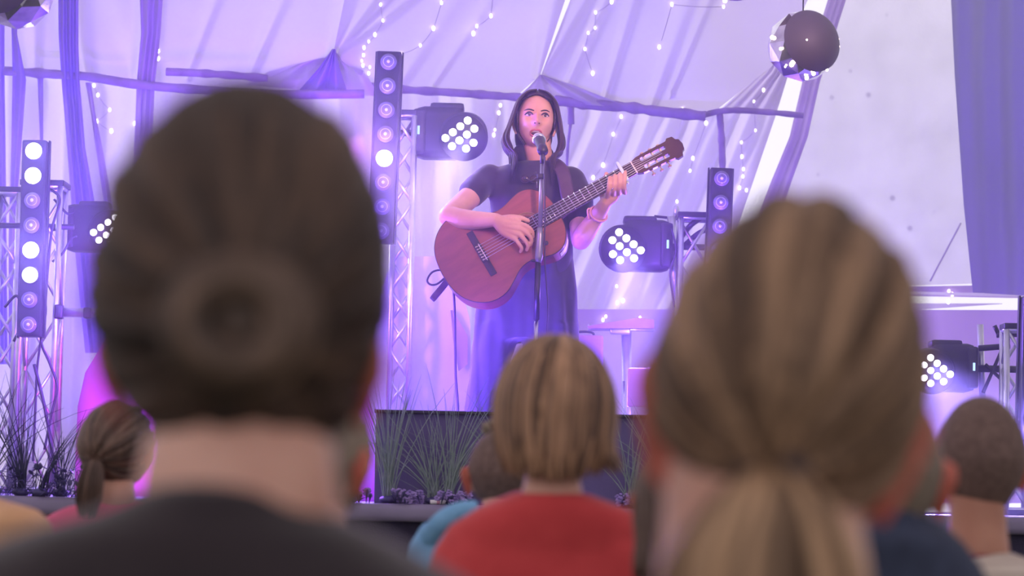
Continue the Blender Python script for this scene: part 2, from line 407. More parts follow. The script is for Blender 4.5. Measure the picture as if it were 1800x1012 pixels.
# canvas panel and grey drape on the right
struct(sheet('wall_right', [(1494, -60), (1475, 0), (1430, 145), (1405, 240), (1380, 320), (1362, 370), (1320, 510)], [(1720, -60), (1720, 0), (1720, 145), (1720, 240), (1722, 320), (1724, 370), (1730, 498)],
             lambda s, t, px, py: 13.8+.02*nz(px*.004, py*.01)+.10*nz(px*.0016, py*.0016, 4)+.004*nz(px*.03, py*.03, 1), M['canvas'], 160, 120))
struct(sheet('wall_hem', [(1330, 508), (1330, 515)], [(1800, 500), (1800, 524)], lambda s, t, px, py: 13.74, M['voile_mauve'], 20, 4))
o = sheet('grey_drape', [(1668, -80), (1678, 130), (1694, 360), (1710, 514)], [(1990, -80), (1990, 130), (1990, 360), (1990, 530)],
          lambda s, t, px, py: 12.6+.04*math.sin(s*9+2*t)+.06*nz(px*.01, py*.003)+.02*math.sin(s*40+3*t)*(1-t*.5), M['greydrape'], 160, 60)
tag(o, 'slate blue grey drape hanging down beside the white tent canvas', 'curtain')
# lower wall under the daylight gap
def lowd(s, t, px, py): return 13.3+.03*math.sin(px*.03)+.05*nz(px*.01, py*.01, 9)
struct(sheet('wall_lower', [(860, 543), (860, 880)], [(1990, 545), (1990, 885)], lowd, M['lowerwall'], 200, 20))
struct(sheet('trim_1', [(1590, 512), (1590, 517)], [(1990, 520), (1990, 526)], lambda s, t, px, py: 13.2, M['voile_wall'], 10, 2))
o = sheet('swag', [(1560, 533), (1560, 548)], [(1762, 533), (1762, 534)], lambda s, t, px, py: 13.22, M['voile'], 40, 6)
for v in o.data.vertices: v.co.z -= .0
tag(o, 'pale scalloped valance edge under the white daylight slot', 'valance')

# tent over the audience: translucent roof and side walls, open at the entrance behind the camera
def quad(name, pts, m):
    g = bmesh.new(); g.faces.new([g.verts.new(p) for p in pts]); return struct(link(name, g, M[m], None, False))
quad('ceiling_5', [(-6, -3.5, 4.0), (6, -3.5, 4.0), (6, 12.2, 4.4), (-6, 12.2, 4.4)], 'tentroof')
quad('wall_left', [(-6, -3.5, 0), (-6, 13.9, 0), (-6, 13.9, 4.4), (-6, -3.5, 4.0)], 'tentroof')
quad('wall_side', [(6, -3.5, 0), (6, 13.9, 0), (6, 13.9, 4.4), (6, -3.5, 4.0)], 'tentroof')
# roof lining in three gathered panels
def roof(amp, seed, g0=None, lines=()):
    def f(s, t, px, py):
        y = 12.95 - (170-py)*.0030
        y += amp*math.sin(math.pi*s)*-.35*(1-t*.3)          # belly of the panel
        y += .03*nz(px*.006, py*.004, seed)
        for (x0, y0, x1, y1, d, wd) in lines:             # creases running up from a gather point
            tt = min(max((y0-py)/(y0-y1), 0), 1); xx = x0+(x1-x0)*tt
            if py <= y0+10: y += d*math.exp(-((px-xx)/(wd*(.4+tt*1.3)))**2)
        return y
    return f
LA = [(585, 92, 640, -60, .10, 16), (240, 140, 262, -60, .10, 14), (250, 140, 200, -60, .05, 26), (440, 130, 520, -60, .05, 12), (150, 130, 120, -60, .08, 20), (60, 120, 60, -60, .05, 14), (330, 130, 400, -60, .04, 10)]
struct(sheet('ceiling_left', [(-160, -80), (-160, 20), (-160, 122)], [(622, -80), (586, 92), (592, 170)], roof(.25, 1, None, LA), M['voile'], 260, 50)).name = 'ceiling_1'
LB = [(590, 92, 700, -60, .08, 12), (592, 95, 790, -60, .05, 14), (700, 150, 830, -60, .045, 22), (760, 150, 900, -60, .03, 12), (945, 130, 985, -60, .08, 16)]
struct(sheet('ceiling_mid', [(622, -80), (586, 92), (560, 160)], [(1020, -80), (950, 131), (905, 172)], roof(.22, 2, None, LB), M['voile'], 220, 60)).name = 'ceiling_2'
LC = [(952, 131, 1060, -60, .05, 12), (985, 175, 1090, -60, .04, 9), (1060, 180, 1130, -60, .04, 9), (1140, 195, 1230, -60, .045, 14), (1180, 160, 1270, -60, .03, 8)]
struct(sheet('ceiling_right', [(1034, -80), (951, 131), (960, 150), (980, 178)], [(1444, -80), (1420, 0), (1372, 104), (1245, 205)], roof(.28, 3, None, LC), M['voile'], 240, 70)).name = 'ceiling_3'
# gathered tail of cloth under the left gather point, small tucked triangles
struct(sheet('ceiling_tail', [(584, 86), (560, 120), (520, 165)], [(590, 86), (597, 120), (612, 165)], lambda s, t, px, py: 12.66+.03*math.sin(s*14), M['voile_thick'], 40, 20)).name = 'trim_2'
struct(sheet('ceiling_tuck', [(586, 92), (500, 110), (430, 150)], [(590, 92), (640, 125), (668, 170)], lambda s, t, px, py: 12.78+.03*math.sin(s*22), M['voile'], 60, 20)).name = 'trim_3'
struct(sheet('ceiling_tuck2', [(949, 131), (930, 152), (905, 175)], [(952, 131), (1010, 150), (1110, 190)], lambda s, t, px, py: 12.83+.02*math.sin(s*16), M['voile'], 60, 20)).name = 'trim_4'
# small side panel right of the third roof panel, reaching to the bright slot
struct(sheet('ceiling_side', [(1400, 40), (1340, 124), (1262, 196)], [(1412, 40), (1386, 130), (1366, 196)], lambda s, t, px, py: 13.1+.03*math.sin(s*18+t), M['voile'], 60, 30)).name = 'ceiling_4'
# purple sleeve of cloth beside the bright slot
struct(sheet('slot_sleeve', [(1470, -60), (1455, 0), (1410, 145), (1388, 240), (1355, 320), (1337, 370), (1300, 500)], [(1505, -60), (1487, 0), (1441, 145), (1420, 240), (1391, 320), (1375, 370), (1335, 500)],
             lambda s, t, px, py: 13.5+.02*math.sin(s*10), M['voile_mauve'], 30, 60)).name = 'wall_sleeve'
bpy.data.objects['wall_sleeve'].name = 'trim_5'

# fabric-wrapped eave beam in lengths
def beam(i, pts, rad, Y=12.9, m='beamwrap'):
    g = bmesh.new(); pp = smooth_path([P(x, y, Y) for x, y in pts], 14)
    rr = [rad*(1+.28*nz(k*.23, i)) for k in range(len(pp))]
    tube(g, pp, rr, 12); o = link('trim_%d' % i, g, M[m], None); struct(o)
beam(6, [(-160, 118), (0, 124), (90, 130), (150, 134), (240, 148), (350, 158), (480, 166), (640, 165)], .022, 12.6)
beam(7, [(292, 126), (340, 128), (400, 132), (470, 138)], .019, 12.45)
beam(8, [(640, 150), (720, 158), (800, 163), (870, 168), (930, 172)], .020, 12.85, 'beamwrap')
beam(9, [(930, 172), (990, 178), (1040, 184), (1100, 188), (1160, 196), (1240, 204)], .026, 12.85, 'beamwrap')
beam(10, [(1225, 206), (1262, 196), (1300, 194), (1350, 197), (1412, 203)], .015, 12.9, 'beamwrap')
# wrapped uprights
beam(11, [(1265, 200), (1268, 240), (1270, 300), (1270, 420)], .017, 12.95, 'beamwrap')
beam(12, [(1003, 182), (1004, 218)], .017, 12.95, 'beamwrap')
beam(13, [(1003, 218), (998, 260), (996, 320)], .007, 13.0, 'beamwrap')

# hanging drapes of thicker lilac cloth
def drape(l, r, Y, label, m='voile_thick', n=3):
    o = sheet('hanging_drape', l, r, lambda s, t, px, py: Y-.03-.0030*max(0, 170-py)+.03*math.sin(s*n*2*math.pi+t*2)+.02*nz(s*3, t*3, Y), M[m], 40, 40)
    tag(o, label, 'drape', 'lilac drapes hanging in front of the tent wall'); return o
drape([(102, -60), (103, 60), (108, 140), (118, 260), (130, 420), (150, 620)], [(138, -60), (138, 80), (140, 140), (150, 260), (178, 420), (200, 620)], 12.72, 'broad violet drape falling left of the dark bun, from the roof past the beam')
drape([(60, 130), (66, 140), (70, 240), (74, 400)], [(78, 130), (76, 140), (76, 240), (86, 400)], 12.87, 'narrow violet drape right above the brightly lit light bar', n=1)
drape([(18, -60), (20, 40), (22, 130), (20, 250), (15, 420), (15, 640)], [(33, -60), (30, 60), (46, 140), (42, 200), (32, 330), (40, 640)], 12.72, 'violet drape just right of the white daylight slit at the tent edge', n=1)
drape([(-40, -60), (-30, 120), (-20, 300), (-10, 640)], [(8, -60), (8, 120), (10, 260), (14, 640)], 12.76, 'violet drape left of the white daylight slit at the tent edge', n=2)
drape([(244, -60), (248, 60), (240, 150), (236, 260), (230, 500)], [(290, -60), (282, 60), (272, 150), (268, 260), (262, 500)], 12.74, 'mauve drape tied round the upright above the bun hairstyle', 'voile_mauve', 2)
drape([(150, 145), (160, 200), (168, 260), (190, 400)], [(160, 145), (168, 200), (180, 260), (206, 400)], 12.8, 'thin lilac fold hanging between two string lights', 'voile_mauve', 1)
# stay rope on the canvas


# ------------------------------------------------------------------ lighting rig
def disc(bm, c, nrm, r, th, seg=28):
    z = Vector(nrm).normalized(); b = bmesh.new()
    bmesh.ops.create_cone(b, cap_ends=True, segments=seg, radius1=r, radius2=r, depth=th)
    merge(bm, b, Matrix.Translation(c) @ z.to_track_quat('Z', 'Y').to_matrix().to_4x4())
def light_bar(top, bot, Y, n, width, lit, half, label, extra_bottom=0):
    """column of round lamps from pixel top to pixel bot"""
    s = pxm(Y); root = empty('light_bar', P(bot[0], bot[1]+20, Y), label, 'stage light', 'vertical light bars on the trusses')
    a = P(*top, Y); b = P(*bot, Y); ax = (a-b).normalized(); step = (a-b).length/(n-1)
    up = ax; nrm = Vector((0, -1, 0)); nrm = (nrm-up*nrm.dot(up)).normalized(); rt = up.cross(nrm).normalized()
    rot = frame_rot(rt, nrm, up); g = bmesh.new(); w = width/s
    box(g, (a+b)/2, (w, .09, (a-b).length+step*.92), rot, .008)
    hs = part('housing', g, M['black_plastic'], root, False)
    g = bmesh.new()
    for k in (-1, 1): box(g, (a+b)/2+rt*k*(w/2+.004)-nrm*0.02, (.006, .03, (a-b).length+step*1.0), rot)
    part('side_rail', g, M['black_metal'], root, False)
    g = bmesh.new(); box(g, b+up*step*.8-nrm*.16, (.03, .26, .04), rot, .004); part('bracket', g, M['black_metal'], root, False)
    r = 14.6/s*w*s/43
    for i in range(n):
        c = a+(b-a)*i/(n-1)+nrm*.045
        g = bmesh.new(); disc(g, c, nrm, r*1.12, .012)
        rim = part('lamp_rim', g, M['black_metal'], root, False)
        g = bmesh.new()
        mt = 'lens_on' if i in lit else ('lens_half' if i in half else 'lens_off')
        ell(g, c+nrm*.004, (r, r*.4 if i not in lit else r*.3, r), rot)
        sub('lens', g, M[mt], root, rim)
        if i not in lit:
            g = bmesh.new(); ell(g, c+nrm*(.004+r*.4), (r*.22,)*3); sub('lens_core', g, M['lens_core' if i not in half else 'led_half'], root, rim)
            g = bmesh.new(); b2 = bmesh.new()
            pts = [c+nrm*(.004+r*.28)+rot @ Vector((r*.6*math.cos(q/24*2*math.pi), 0, r*.6*math.sin(q/24*2*math.pi))) for q in range(25)]
            tube(g, pts, r*.05, 6, False); b2.free(); sub('lens_ring', g, M['lens_core'], root, rim)
    return root
light_bar((63, 268), (54, 572), 10.85, 8, 43, (0, 1, 4), (5,), 'tall light bar on the left truss with two lamps lit at its top')
light_bar((684, 112), (671, 408), 10.95, 8, 44, (4,), (), 'tall light bar left of the singer with one dazzling lamp lit')
light_bar((1267, 316), (1256, 610), 11.2, 8, 40, (), (), 'unlit light bar rising behind the ponytailed head')
light_bar((1818, 540), (1812, 780), 10.0, 7, 46, (6,), (), 'light bar at the right edge of the photo, only its rim showing')

def truss(xs, ytop, ybot, Y, label, wpx=52, lean=-10):
    """square lattice tower"""
    s = pxm(Y); wd = wpx/s
    root = empty('truss_tower', P(xs, ybot, Y), label, 'truss', 'lattice truss towers behind the performer')
    t = P(xs-lean, ytop, Y); b = P(xs, ybot, Y); b.z = SZ+.02; b.x = t.x; b.y = Y
    cs = []
    for dx, dy in ((-.5, -.5), (.5, -.5), (.5, .5), (-.5, .5)):
        off = Vector((dx*wd, dy*wd, 0)); cs.append(off)
        g = bmesh.new(); tube(g, [b+off, t+off], .0125, 10); part('chord', g, M['alu'], root)
    g = bmesh.new(); H = (t.z-b.z); n = max(2, int(H/(wd*1.5)))
    for f in range(4):
        A, B = cs[f], cs[(f+1) % 4]
        for i in range(n):
            z0 = Vector((0, 0, H*i/n)); z1 = Vector((0, 0, H*(i+1)/n))
            p, q = (A, B) if (i+f) % 2 else (B, A)
            tube(g, [b+p+z0, b+q+z1], .007, 8)
        for i in (0, n):
            z0 = Vector((0, 0, H*i/n)); tube(g, [b+A+z0, b+B+z0], .010, 8)
    part('lattice', g, M['alu'], root)
    g = bmesh.new(); box(g, Vector((b.x, b.y, SZ+.011)), (wd*1.8, wd*1.8, .02), None, .004); part('base_plate', g, M['black_metal'], root, False)
    g = bmesh.new(); box(g, t+Vector((0, 0, .012)), (wd*1.25, wd*1.25, .024), None, .004); part('top_plate', g, M['black_metal'], root, False)
    return root
truss(70, 330, 860, 11.05, 'lattice truss tower carrying the left edge light bar', 62)
truss(702, 205, 860, 11.3, 'lattice truss tower right of the light bar with one dazzling lamp', 34)
truss(1222, 385, 860, 11.45, 'lattice truss tower left of the unlit light bar', 52, 0)
truss(1786, 580, 860, 10.25, 'lattice truss tower at the right edge beyond the shaved head', 40, 0)
truss(8, 340, 860, 11.3, 'lattice truss tower partly cut by the left edge of the photo', 40)

def wash(c, Y, aim, label, mirror=1, lit=12, reach=.24, sc=1.0):
    """moving wash light: rounded body, round tilted head with twelve lenses"""
    s = pxm(Y); root = empty('wash_light', P(c[0], c[1], Y), label, 'stage light', 'moving wash lights clamped to the trusses')
    k = sc; X = Vector((1, 0, 0)); o = P(c[0], c[1], Y)
    g = bmesh.new(); box(g, o+Vector((-.035*mirror*k, .05, .0)), (.17*k, .14, .185*k), None, .03*k); part('body', g, M['black_plastic'], root)
    g = bmesh.new()
    box(g, o+Vector((-.105*mirror*k, .03, 0)), (.045*k, .12, .16*k), None, .012*k)
    box(g, o+Vector((-.01*mirror*k, .05, .09*k)), (.12*k, .11, .03*k), None, .012*k)
    part('yoke', g, M['black_plastic'], root)
    g = bmesh.new(); box(g, o+Vector((-.108*mirror*k, -.034, .002)), (.008*k, .006, .03*k)); part('display', g, M['status'], root, False)
    g = bmesh.new(); tube(g, [o+Vector((-.13*mirror*k, .05, 0)), o+Vector((-reach*mirror*k, .06, 0))], .014, 10); part('clamp', g, M['black_metal'], root)
    hc = o+Vector((.055*mirror*k, -.02, -.012*k)); n = (Vector(aim)-hc).normalized(); n = (n*.45+Vector((0, -1, 0))*.75+Vector((0, 0, -.1))).normalized()
    g = bmesh.new(); q = n.to_track_quat('Z', 'Y').to_matrix()
    b = bmesh.new(); bmesh.ops.create_cone(b, cap_ends=True, segments=36, radius1=.075*k, radius2=.088*k, depth=.11)
    bmesh.ops.bevel(b, geom=[e for e in b.edges if abs(e.verts[0].co.z-e.verts[1].co.z) < .001], offset=.012, segments=3, affect='EDGES')
    merge(g, b, Matrix.Translation(hc) @ q.to_4x4()); hd = part('lamp_head', g, M['black_plastic'], root)
    e1 = q @ Vector((1, 0, 0)); e2 = q @ Vector((0, 1, 0))
    ang = R(38)*mirror
    u = e1*math.cos(ang)+e2*math.sin(ang); v = -e1*math.sin(ang)+e2*math.cos(ang)
    i = 0
    for a in (-1.5, -.5, .5, 1.5):
        for b_ in (-1, 0, 1):
            if abs(a) == 1.5 and b_ == -1: continue
            g = bmesh.new(); cc = hc+n*.056+(u*a*.034+v*b_*.037)*k
            ell(g, cc, (.0130*k, .0130*k, .006), q)
            sub('led_lens', g, M['led_on'] if i < lit else M['led_half'], root, hd); i += 1
    return root
wash((790, 232), 11.3, P(560, 640, 9.9), 'wash light just left of the singer throwing a white beam', 1, 12, sc=1.22)
wash((1120, 430), 11.5, P(1260, 700, 9.9), 'wash light below the guitar headstock', -1, 12, sc=1.22, reach=.27)
wash((1660, 645), 10.32, P(1760, 860, 9.6), 'wash light above the shaved head at right', -1, 12, sc=1.02, reach=.30)
wash((168, 400), 11.3, P(600, 700, 10), 'wash light half hidden behind the bun hairstyle', 1, 12, sc=1.1, reach=.3)
# cross bar, clamps and cables of the rig
g = bmesh.new(); tube(g, [P(100, 549, 11.0), P(330, 551, 11.0)], .019, 14)
root = empty('cross_bar', P(100, 549, 11.0), 'silver cross pipe leaving the left truss at mid height', 'pipe'); part('pipe', g, M['alu'], root)
g = bmesh.new(); box(g, P(104, 548, 10.98), (.035, .05, .06), None, .008); part('clamp', g, M['black_metal'], root)
g = bmesh.new(); box(g, P(154, 550, 10.98), (.03, .05, .045), None, .008); part('clamp', g, M['black_metal'], root)
g = bmesh.new(); tube(g, [P(-40, 395, 11.0), P(130, 399, 11.0)], .012, 10); tag(link('rig_pipe', g, M['black_metal']), 'black pipe crossing the left truss behind the light bar', 'pipe')
g = bmesh.new(); tube(g, [P(1180, 380, 11.6), P(1192, 560, 11.6)], .02, 12)
root = empty('stand_pole', P(1190, 560, 11.6), 'pale upright pole with a rounded tip beside the unlit light bar', 'pole')
ell(g, P(1189, 372, 11.6), (.016, .016, .03)); part('pole', g, M['alu'], root)
g = bmesh.new(); tube(g, [P(1150, 380, 11.6), P(1190, 384, 11.6), P(1215, 378, 11.6)], .006, 8); tube(g, smooth_path([P(1195, 420, 11.6), P(1215, 395, 11.5), P(1245, 375, 11.5)]), .012, 8)
tube(g, smooth_path([P(1195, 440, 11.6), P(1225, 412, 11.5), P(1250, 400, 11.5)]), .012, 8); part('arm', g, M['black_metal'], root)
g = bmesh.new(); tube(g, [P(1723, 570, 10.4), P(1727, 700, 10.4)], .013, 12)
root = empty('stand_pole', P(1727, 700, 10.4), 'pale upright pole between the right wash light and the edge truss', 'pole'); part('pole', g, M['alu'], root)
g = bmesh.new()
for a, b, r in (((1720, 612), (1775, 608), .012), ((1728, 690), (1772, 590), .007), ((1732, 640), (1770, 676), .007), ((1748, 572), (1756, 588), .009), ((1752, 588), (1800, 586), .013), ((1755, 720), (1768, 660), .006)):
    tube(g, [P(*a, 10.35), P(*b, 10.35)], r, 8)
part('brace', g, M['black_metal'], root)
def cable(pts, Y, r, label, name='cable', m='cable'):
    g = bmesh.new(); tube(g, smooth_path([P(x, y, Y) for x, y in pts], 8), r, 8)
    return tag(link(name, g, M[m]), label, 'cable')
cable([(84, 330), (105, 350), (92, 400), (84, 470), (78, 560), (72, 600), (88, 640), (100, 680), (90, 730), (78, 790)], 10.9, .0055, 'black cable snaking down the right side of the left truss')
cable([(78, 560), (66, 640), (62, 720), (58, 810)], 10.9, .005, 'straight black cable hanging below the left light bar')
cable([(60, 640), (75, 700), (84, 745), (92, 800), (95, 850)], 10.85, .007, 'black cable slanting across the foot of the left truss')
cable([(95, 350), (118, 375), (130, 372)], 11.0, .005, 'short black cable between the left truss and the hidden wash light')
cable([(92, 460), (110, 445), (125, 420), (135, 415)], 11.0, .005, 'black cable looping under the hidden wash light')
cable([(24, 600), (40, 560), (30, 520), (8, 540)], 11.0, .006, 'black cable looping at the left edge truss')
cable([(1180, 400), (1188, 440), (1178, 480), (1186, 540)], 11.4, .004, 'thin cable beside the pale pole under the headstock')

# mirror balls
def mirror_ball(c, r, Y, cap_dir, label, seed):
    s = pxm(Y); rr = r/s; o = P(*c, Y); root = empty('mirror_ball', o, label, 'mirror ball', 'half black mirror balls hung from the roof')
    g = bmesh.new(); b = bmesh.new(); bmesh.ops.create_icosphere(b, subdivisions=2, radius=rr)
    rd = random.Random(seed)
    cd = Vector(cap_dir).normalized()
    merge(g, b, Matrix.Translation(o)); mo = part('mirror_shell', g, M['ball_mirror'], root, False)
    # matt black dome covering one side
    g = bmesh.new(); q = cd.to_track_quat('Z', 'Y').to_matrix(); n1, n2 = 20, 48; rings = []
    for i in range(n1+1):
        th = R(60)*i/n1
        rings.append([g.verts.new(o+q @ Vector((math.sin(th)*math.cos(2*math.pi*k/n2), math.sin(th)*math.sin(2*math.pi*k/n2), math.cos(th)))*rr*1.02) for k in range(n2)])
    for A, B in zip(rings, rings[1:]):
        for k in range(n2):
            try: g.faces.new((A[k], A[(k+1) % n2], B[(k+1) % n2], B[k]))
            except ValueError: pass
    part('black_dome', g, M['ball_dark'], root)
    for i in range(9):
        th = R(rd.uniform(64, 92)); ph = rd.uniform(0, 2*math.pi)
        d = q @ Vector((math.sin(th)*math.cos(ph), math.sin(th)*math.sin(ph), math.cos(th)))
        if d.y > .25: continue
        g = bmesh.new(); ell(g, o+d*rr*1.0, (rd.uniform(.003, .009),)*3, u=10, v=8); part('bulb', g, M['fairy_warm'], root)  # warm reflections on the shell, painted as glowing beads, not real bulbs
    g = bmesh.new(); ell(g, o+Vector((0, -rr*1.02, 0)), (.003, .003, .003), u=8, v=6); part('rivet', g, M['fairy'], root)  # glint on the dome, painted as a tiny glowing dot
    g = bmesh.new(); tube(g, [o+Vector((0, 0, rr*.98)), o+Vector((0, 0, rr+.75))], .0025, 6); part('hanging_wire', g, M['black_metal'], root)
M['ball_mirror'] = mat('ball_mirror', (.80, .76, .84), .12, metal=.9, c2=(.50, .45, .58), nscale=14, coat=.5)
mirror_ball((1411, 81), 64, 9.3, (.40, -.90, .14), 'half black mirror ball hanging in front of the bright slot at upper right', 3)
mirror_ball((32, -12), 65, 9.2, (-.42, -.85, .30), 'half black mirror ball cut by the top left corner', 8)
mirror_ball((1287, -62), 65, 9.4, (.3, -.6, -.3), 'mirror ball whose lower rim just shows at the top edge', 5)

# string lights
from mathutils.bvhtree import BVHTree
_vs, _fs = [], []
for o in list(COL.objects):
    if o.type == 'MESH' and o.get('kind') == 'structure' and o.name.split('_')[0] in ('wall', 'ceiling') and not o.name in ('ceiling_5', 'wall_left', 'wall_side'):
        k = len(_vs); _vs += [v.co.copy() for v in o.data.vertices]; _fs += [tuple(k+i for i in p.vertices) for p in o.data.polygons]
TENT = BVHTree.FromPolygons(_vs, _fs)
def on_tent(px, py, off=.015):
    o = Vector((0, 0, EYE)); d = (P(px, py, 10)-o).normalized(); h = TENT.ray_cast(o, d)
    return (h[0]-d*off) if h[0] is not None else P(px, py, 12.9)
def string_light(pts, Y, label, r=.0085, cord=True):
    root = empty('string_light', on_tent(*pts[0]), label, 'string light', 'warm fairy light strings on the tent lining')
    if cord:
        g = bmesh.new(); 
        cp = []
        for a_, b_ in zip(pts, pts[1:]):
            for q in range(6): cp.append(on_tent(a_[0]+(b_[0]-a_[0])*q/6, a_[1]+(b_[1]-a_[1])*q/6+2*math.sin(q/6*math.pi), .008))
        tube(g, cp, .0014, 5); part('cord', g, M['cord_clear'], root)
    for i, (x, y) in enumerate(pts):
        g = bmesh.new(); q = r*(.7+.5*random.random()); ell(g, on_tent(x, y), (q*.8, q*.8, q*1.2), u=10, v=8); part('bulb', g, M['fairy'], root)
string_light([(669, 8), (673, 36), (659, 61), (648, 73), (640, 84), (639, 97), (636, 107), (638, 115), (650, 118), (648, 129), (634, 143)], 12.1, 'fairy lights trailing down left above the light bar with the dazzling lamp')
string_light([(790, -30), (776, 5), (762, 50), (739, 80), (704, 95), (705, 117)], 12.1, 'fairy lights slanting down to the top of the dazzling light bar')
string_light([(868, -20), (863, 28), (838, 46), (832, 59)], 12.0, 'short run of fairy lights on the lining above the wash light')
string_light([(1090, -30), (1075, 3), (1047, 22), (1046, 49), (1034, 58), (1028, 86), (1042, 129)], 12.0, 'fairy lights hanging on the lining straight above the singer')
string_light([(1272, 12), (1181, 8), (1159, 83)], 12.0, 'sparse fairy lights at the top edge right of the singer')
string_light([(1390, 110), (1342, 158), (1325, 178), (1328, 229), (1303, 250), (1304, 275), (1307, 297), (1306, 310), (1300, 330), (1312, 334)], 12.6, 'fairy lights hanging right of the wrapped upright above the unlit bar')
string_light([(1200, 192), (1241, 216), (1218, 278), (1213, 300)], 12.6, 'fairy lights between the guitar headstock and the wrapped upright')
string_light([(1092, 205), (1078, 236), (1060, 290), (1043, 312)], 12.7, 'fairy lights on the curtain between the singer and the guitar headstock')
string_light([(1190, 354), (1150, 420), (1084, 503), (1085, 532), (1095, 528), (1065, 556), (1060, 562), (1125, 558)], 12.3, 'fairy lights dropping behind the right wash light to the stage table', cord=False)
string_light([(278, 90), (278, 103), (262, 112), (247, 133), (265, 163), (237, 217)], 12.5, 'fairy lights round the mauve drape above the bun')
string_light([(165, 150), (172, 167), (193, 193), (170, 213), (196, 230)], 12.5, 'fairy lights between the violet drape and the mauve drape')
string_light([(880, 185), (877, 198), (870, 228), (868, 237)], 12.5, 'fairy lights close left of the singer\'s hair')
string_light([(1668, 512), (1667, 530), (1674, 517)], 12.9, 'two fairy lights on the daylight slot at right', cord=False)

g = bmesh.new(); tube(g, [on_tent(1689-5.4*q, 392+10.2*q, .006) for q in range(11)], .004, 6); tag(link('stay_rope', g, M['cord_clear']), 'thin rope slanting down across the white canvas near the drape', 'rope')
# ------------------------------------------------------------------ things on the stage
root = empty('low_barrier', P(880, 886, 8.98), 'low black panel standing along the stage front behind the grasses', 'panel')
a, b = P(662, 722, 8.98), P(1330, 738, 8.98)
g = bmesh.new(); box(g, Vector(((a.x+b.x)/2, 8.98, (a.z+b.z)/2/2+SZ/2)), (b.x-a.x, .05, (a.z+b.z)/2-SZ), None, .003); part('board', g, M['panel_hazed'], root, False)
g = bmesh.new(); box(g, Vector(((a.x+b.x)/2, 8.97, (a.z+b.z)/2)), (b.x-a.x+.01, .075, .012), None, .003); part('top_edge', g, M['black_plastic'], root, False)

# pale cloth covered riser behind the singer, magenta lit cover behind the bun
o = sheet('cloth_screen', [(690, 451), (640, 600), (600, 900)], [(792, 450), (826, 560), (835, 900)], lambda s, t, px, py: 11.4+.02*nz(px*.01, py*.01)+.03*math.sin(s*3.1)*t, M['cloth_pale'], 60, 60)
tag(o, 'pale cloth stretched over a riser at the left of the singer\'s legs', 'cloth')
o = sheet('folded_cloth', [(792, 545), (797, 600), (806, 652)], [(796, 545), (822, 590), (822, 640)], lambda s, t, px, py: 11.37+.01*math.sin(s*4), M['voile_mauve'], 20, 20)
tag(o, 'triangular fold of mauve cloth hanging left of the black trousers', 'cloth')
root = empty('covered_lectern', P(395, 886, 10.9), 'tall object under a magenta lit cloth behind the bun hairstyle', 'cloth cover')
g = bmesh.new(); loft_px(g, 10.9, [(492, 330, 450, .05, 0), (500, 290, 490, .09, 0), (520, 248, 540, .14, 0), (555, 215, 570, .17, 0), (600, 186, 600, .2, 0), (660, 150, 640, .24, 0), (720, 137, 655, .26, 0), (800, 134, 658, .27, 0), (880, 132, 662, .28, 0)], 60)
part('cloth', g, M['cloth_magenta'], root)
# side table / keyboard, amplifier, chair
s_ = pxm(11.6)
root = empty('stage_table', P(1098, 886, 11.6), 'small dark topped table on a silver column right of the singer', 'table')
g = bmesh.new(); o = P(1090, 570, 11.6); vs = []
for x, z in ((1032, 573), (1122, 558), (1150, 562), (1150, 577), (1035, 577)):
    vs.append((P(x, z, 11.5), P(x, z, 11.9)))
f1 = [g.verts.new(v[0]) for v in vs]; f2 = [g.verts.new(v[1]) for v in vs]
g.faces.new(f1); g.faces.new(f2[::-1])
for i in range(5): g.faces.new((f1[i], f1[(i+1) % 5], f2[(i+1) % 5], f2[i]))
part('table_top', g, M['boxcase'], root, False)
g = bmesh.new(); tube(g, [P(1036, 578, 11.55), P(1150, 580, 11.55)], .007, 8); tube(g, [P(1036, 570, 11.55), P(1036, 584, 11.55)], .006, 8); part('rail', g, M['alu'], root)
g = bmesh.new(); tube(g, [P(1101, 574, 11.6), P(1102, 886, 11.6)], .022, 16); part('column', g, M['alu'], root)
g = bmesh.new(); tube(g, [P(1097, 670, 11.55), P(1101, 886, 11.5)], .008, 10); part('inner_tube', g, M['chrome'], root)
g = bmesh.new(); box(g, P(1090, 582, 11.55), (.09, .03, .028), None, .008); part('clamp', g, M['alu'], root)
g = bmesh.new(); loft(g, [(P(1102, 884, 11.6), .16, .16), (P(1102, 878, 11.6), .14, .14), (P(1102, 874, 11.6), .03, .03)]); part('base', g, M['black_metal'], root)
root = empty('amplifier', P(1037, 886, 11.3), 'violet lit amplifier case close right of the singer\'s trousers', 'amplifier')
c = P(1025, 740, 11.3); hh = P(1025, 592, 11.3).z-SZ
g = bmesh.new(); box(g, Vector((c.x, c.y, SZ+hh/2)), (62/pxm(11.3), .3, hh), None, .012); part('case', g, M['boxcase'], root)
g = bmesh.new()
for k in range(7): box(g, Vector((c.x, c.y-.155, SZ+hh*(.12+.11*k))), (50/pxm(11.3), .008, .012))
part('speaker_grille', g, M['black_plastic'], root, False)
g = bmesh.new(); tube(g, smooth_path([Vector((c.x-.04, c.y, SZ+hh)), Vector((c.x-.03, c.y, SZ+hh+.02)), Vector((c.x+.03, c.y, SZ+hh+.02)), Vector((c.x+.04, c.y, SZ+hh))]), .005, 8); part('handle', g, M['black_plastic'], root)
root = empty('folding_chair', P(1135, 886, 11.0), 'pink folding chair at the right of the silver column', 'chair')
g = bmesh.new(); a, b = P(1104, 646, 11.0), P(1175, 716, 11.0); box(g, (a+b)/2, (abs(b.x-a.x), .02, abs(a.z-b.z)), None, .009); part('backrest', g, M['pinkplastic'], root)
g = bmesh.new(); box(g, P(1140, 780, 11.0)+Vector((0, .2, 0)), (.18, .34, .02), None, .008); part('seat', g, M['pinkplastic'], root)
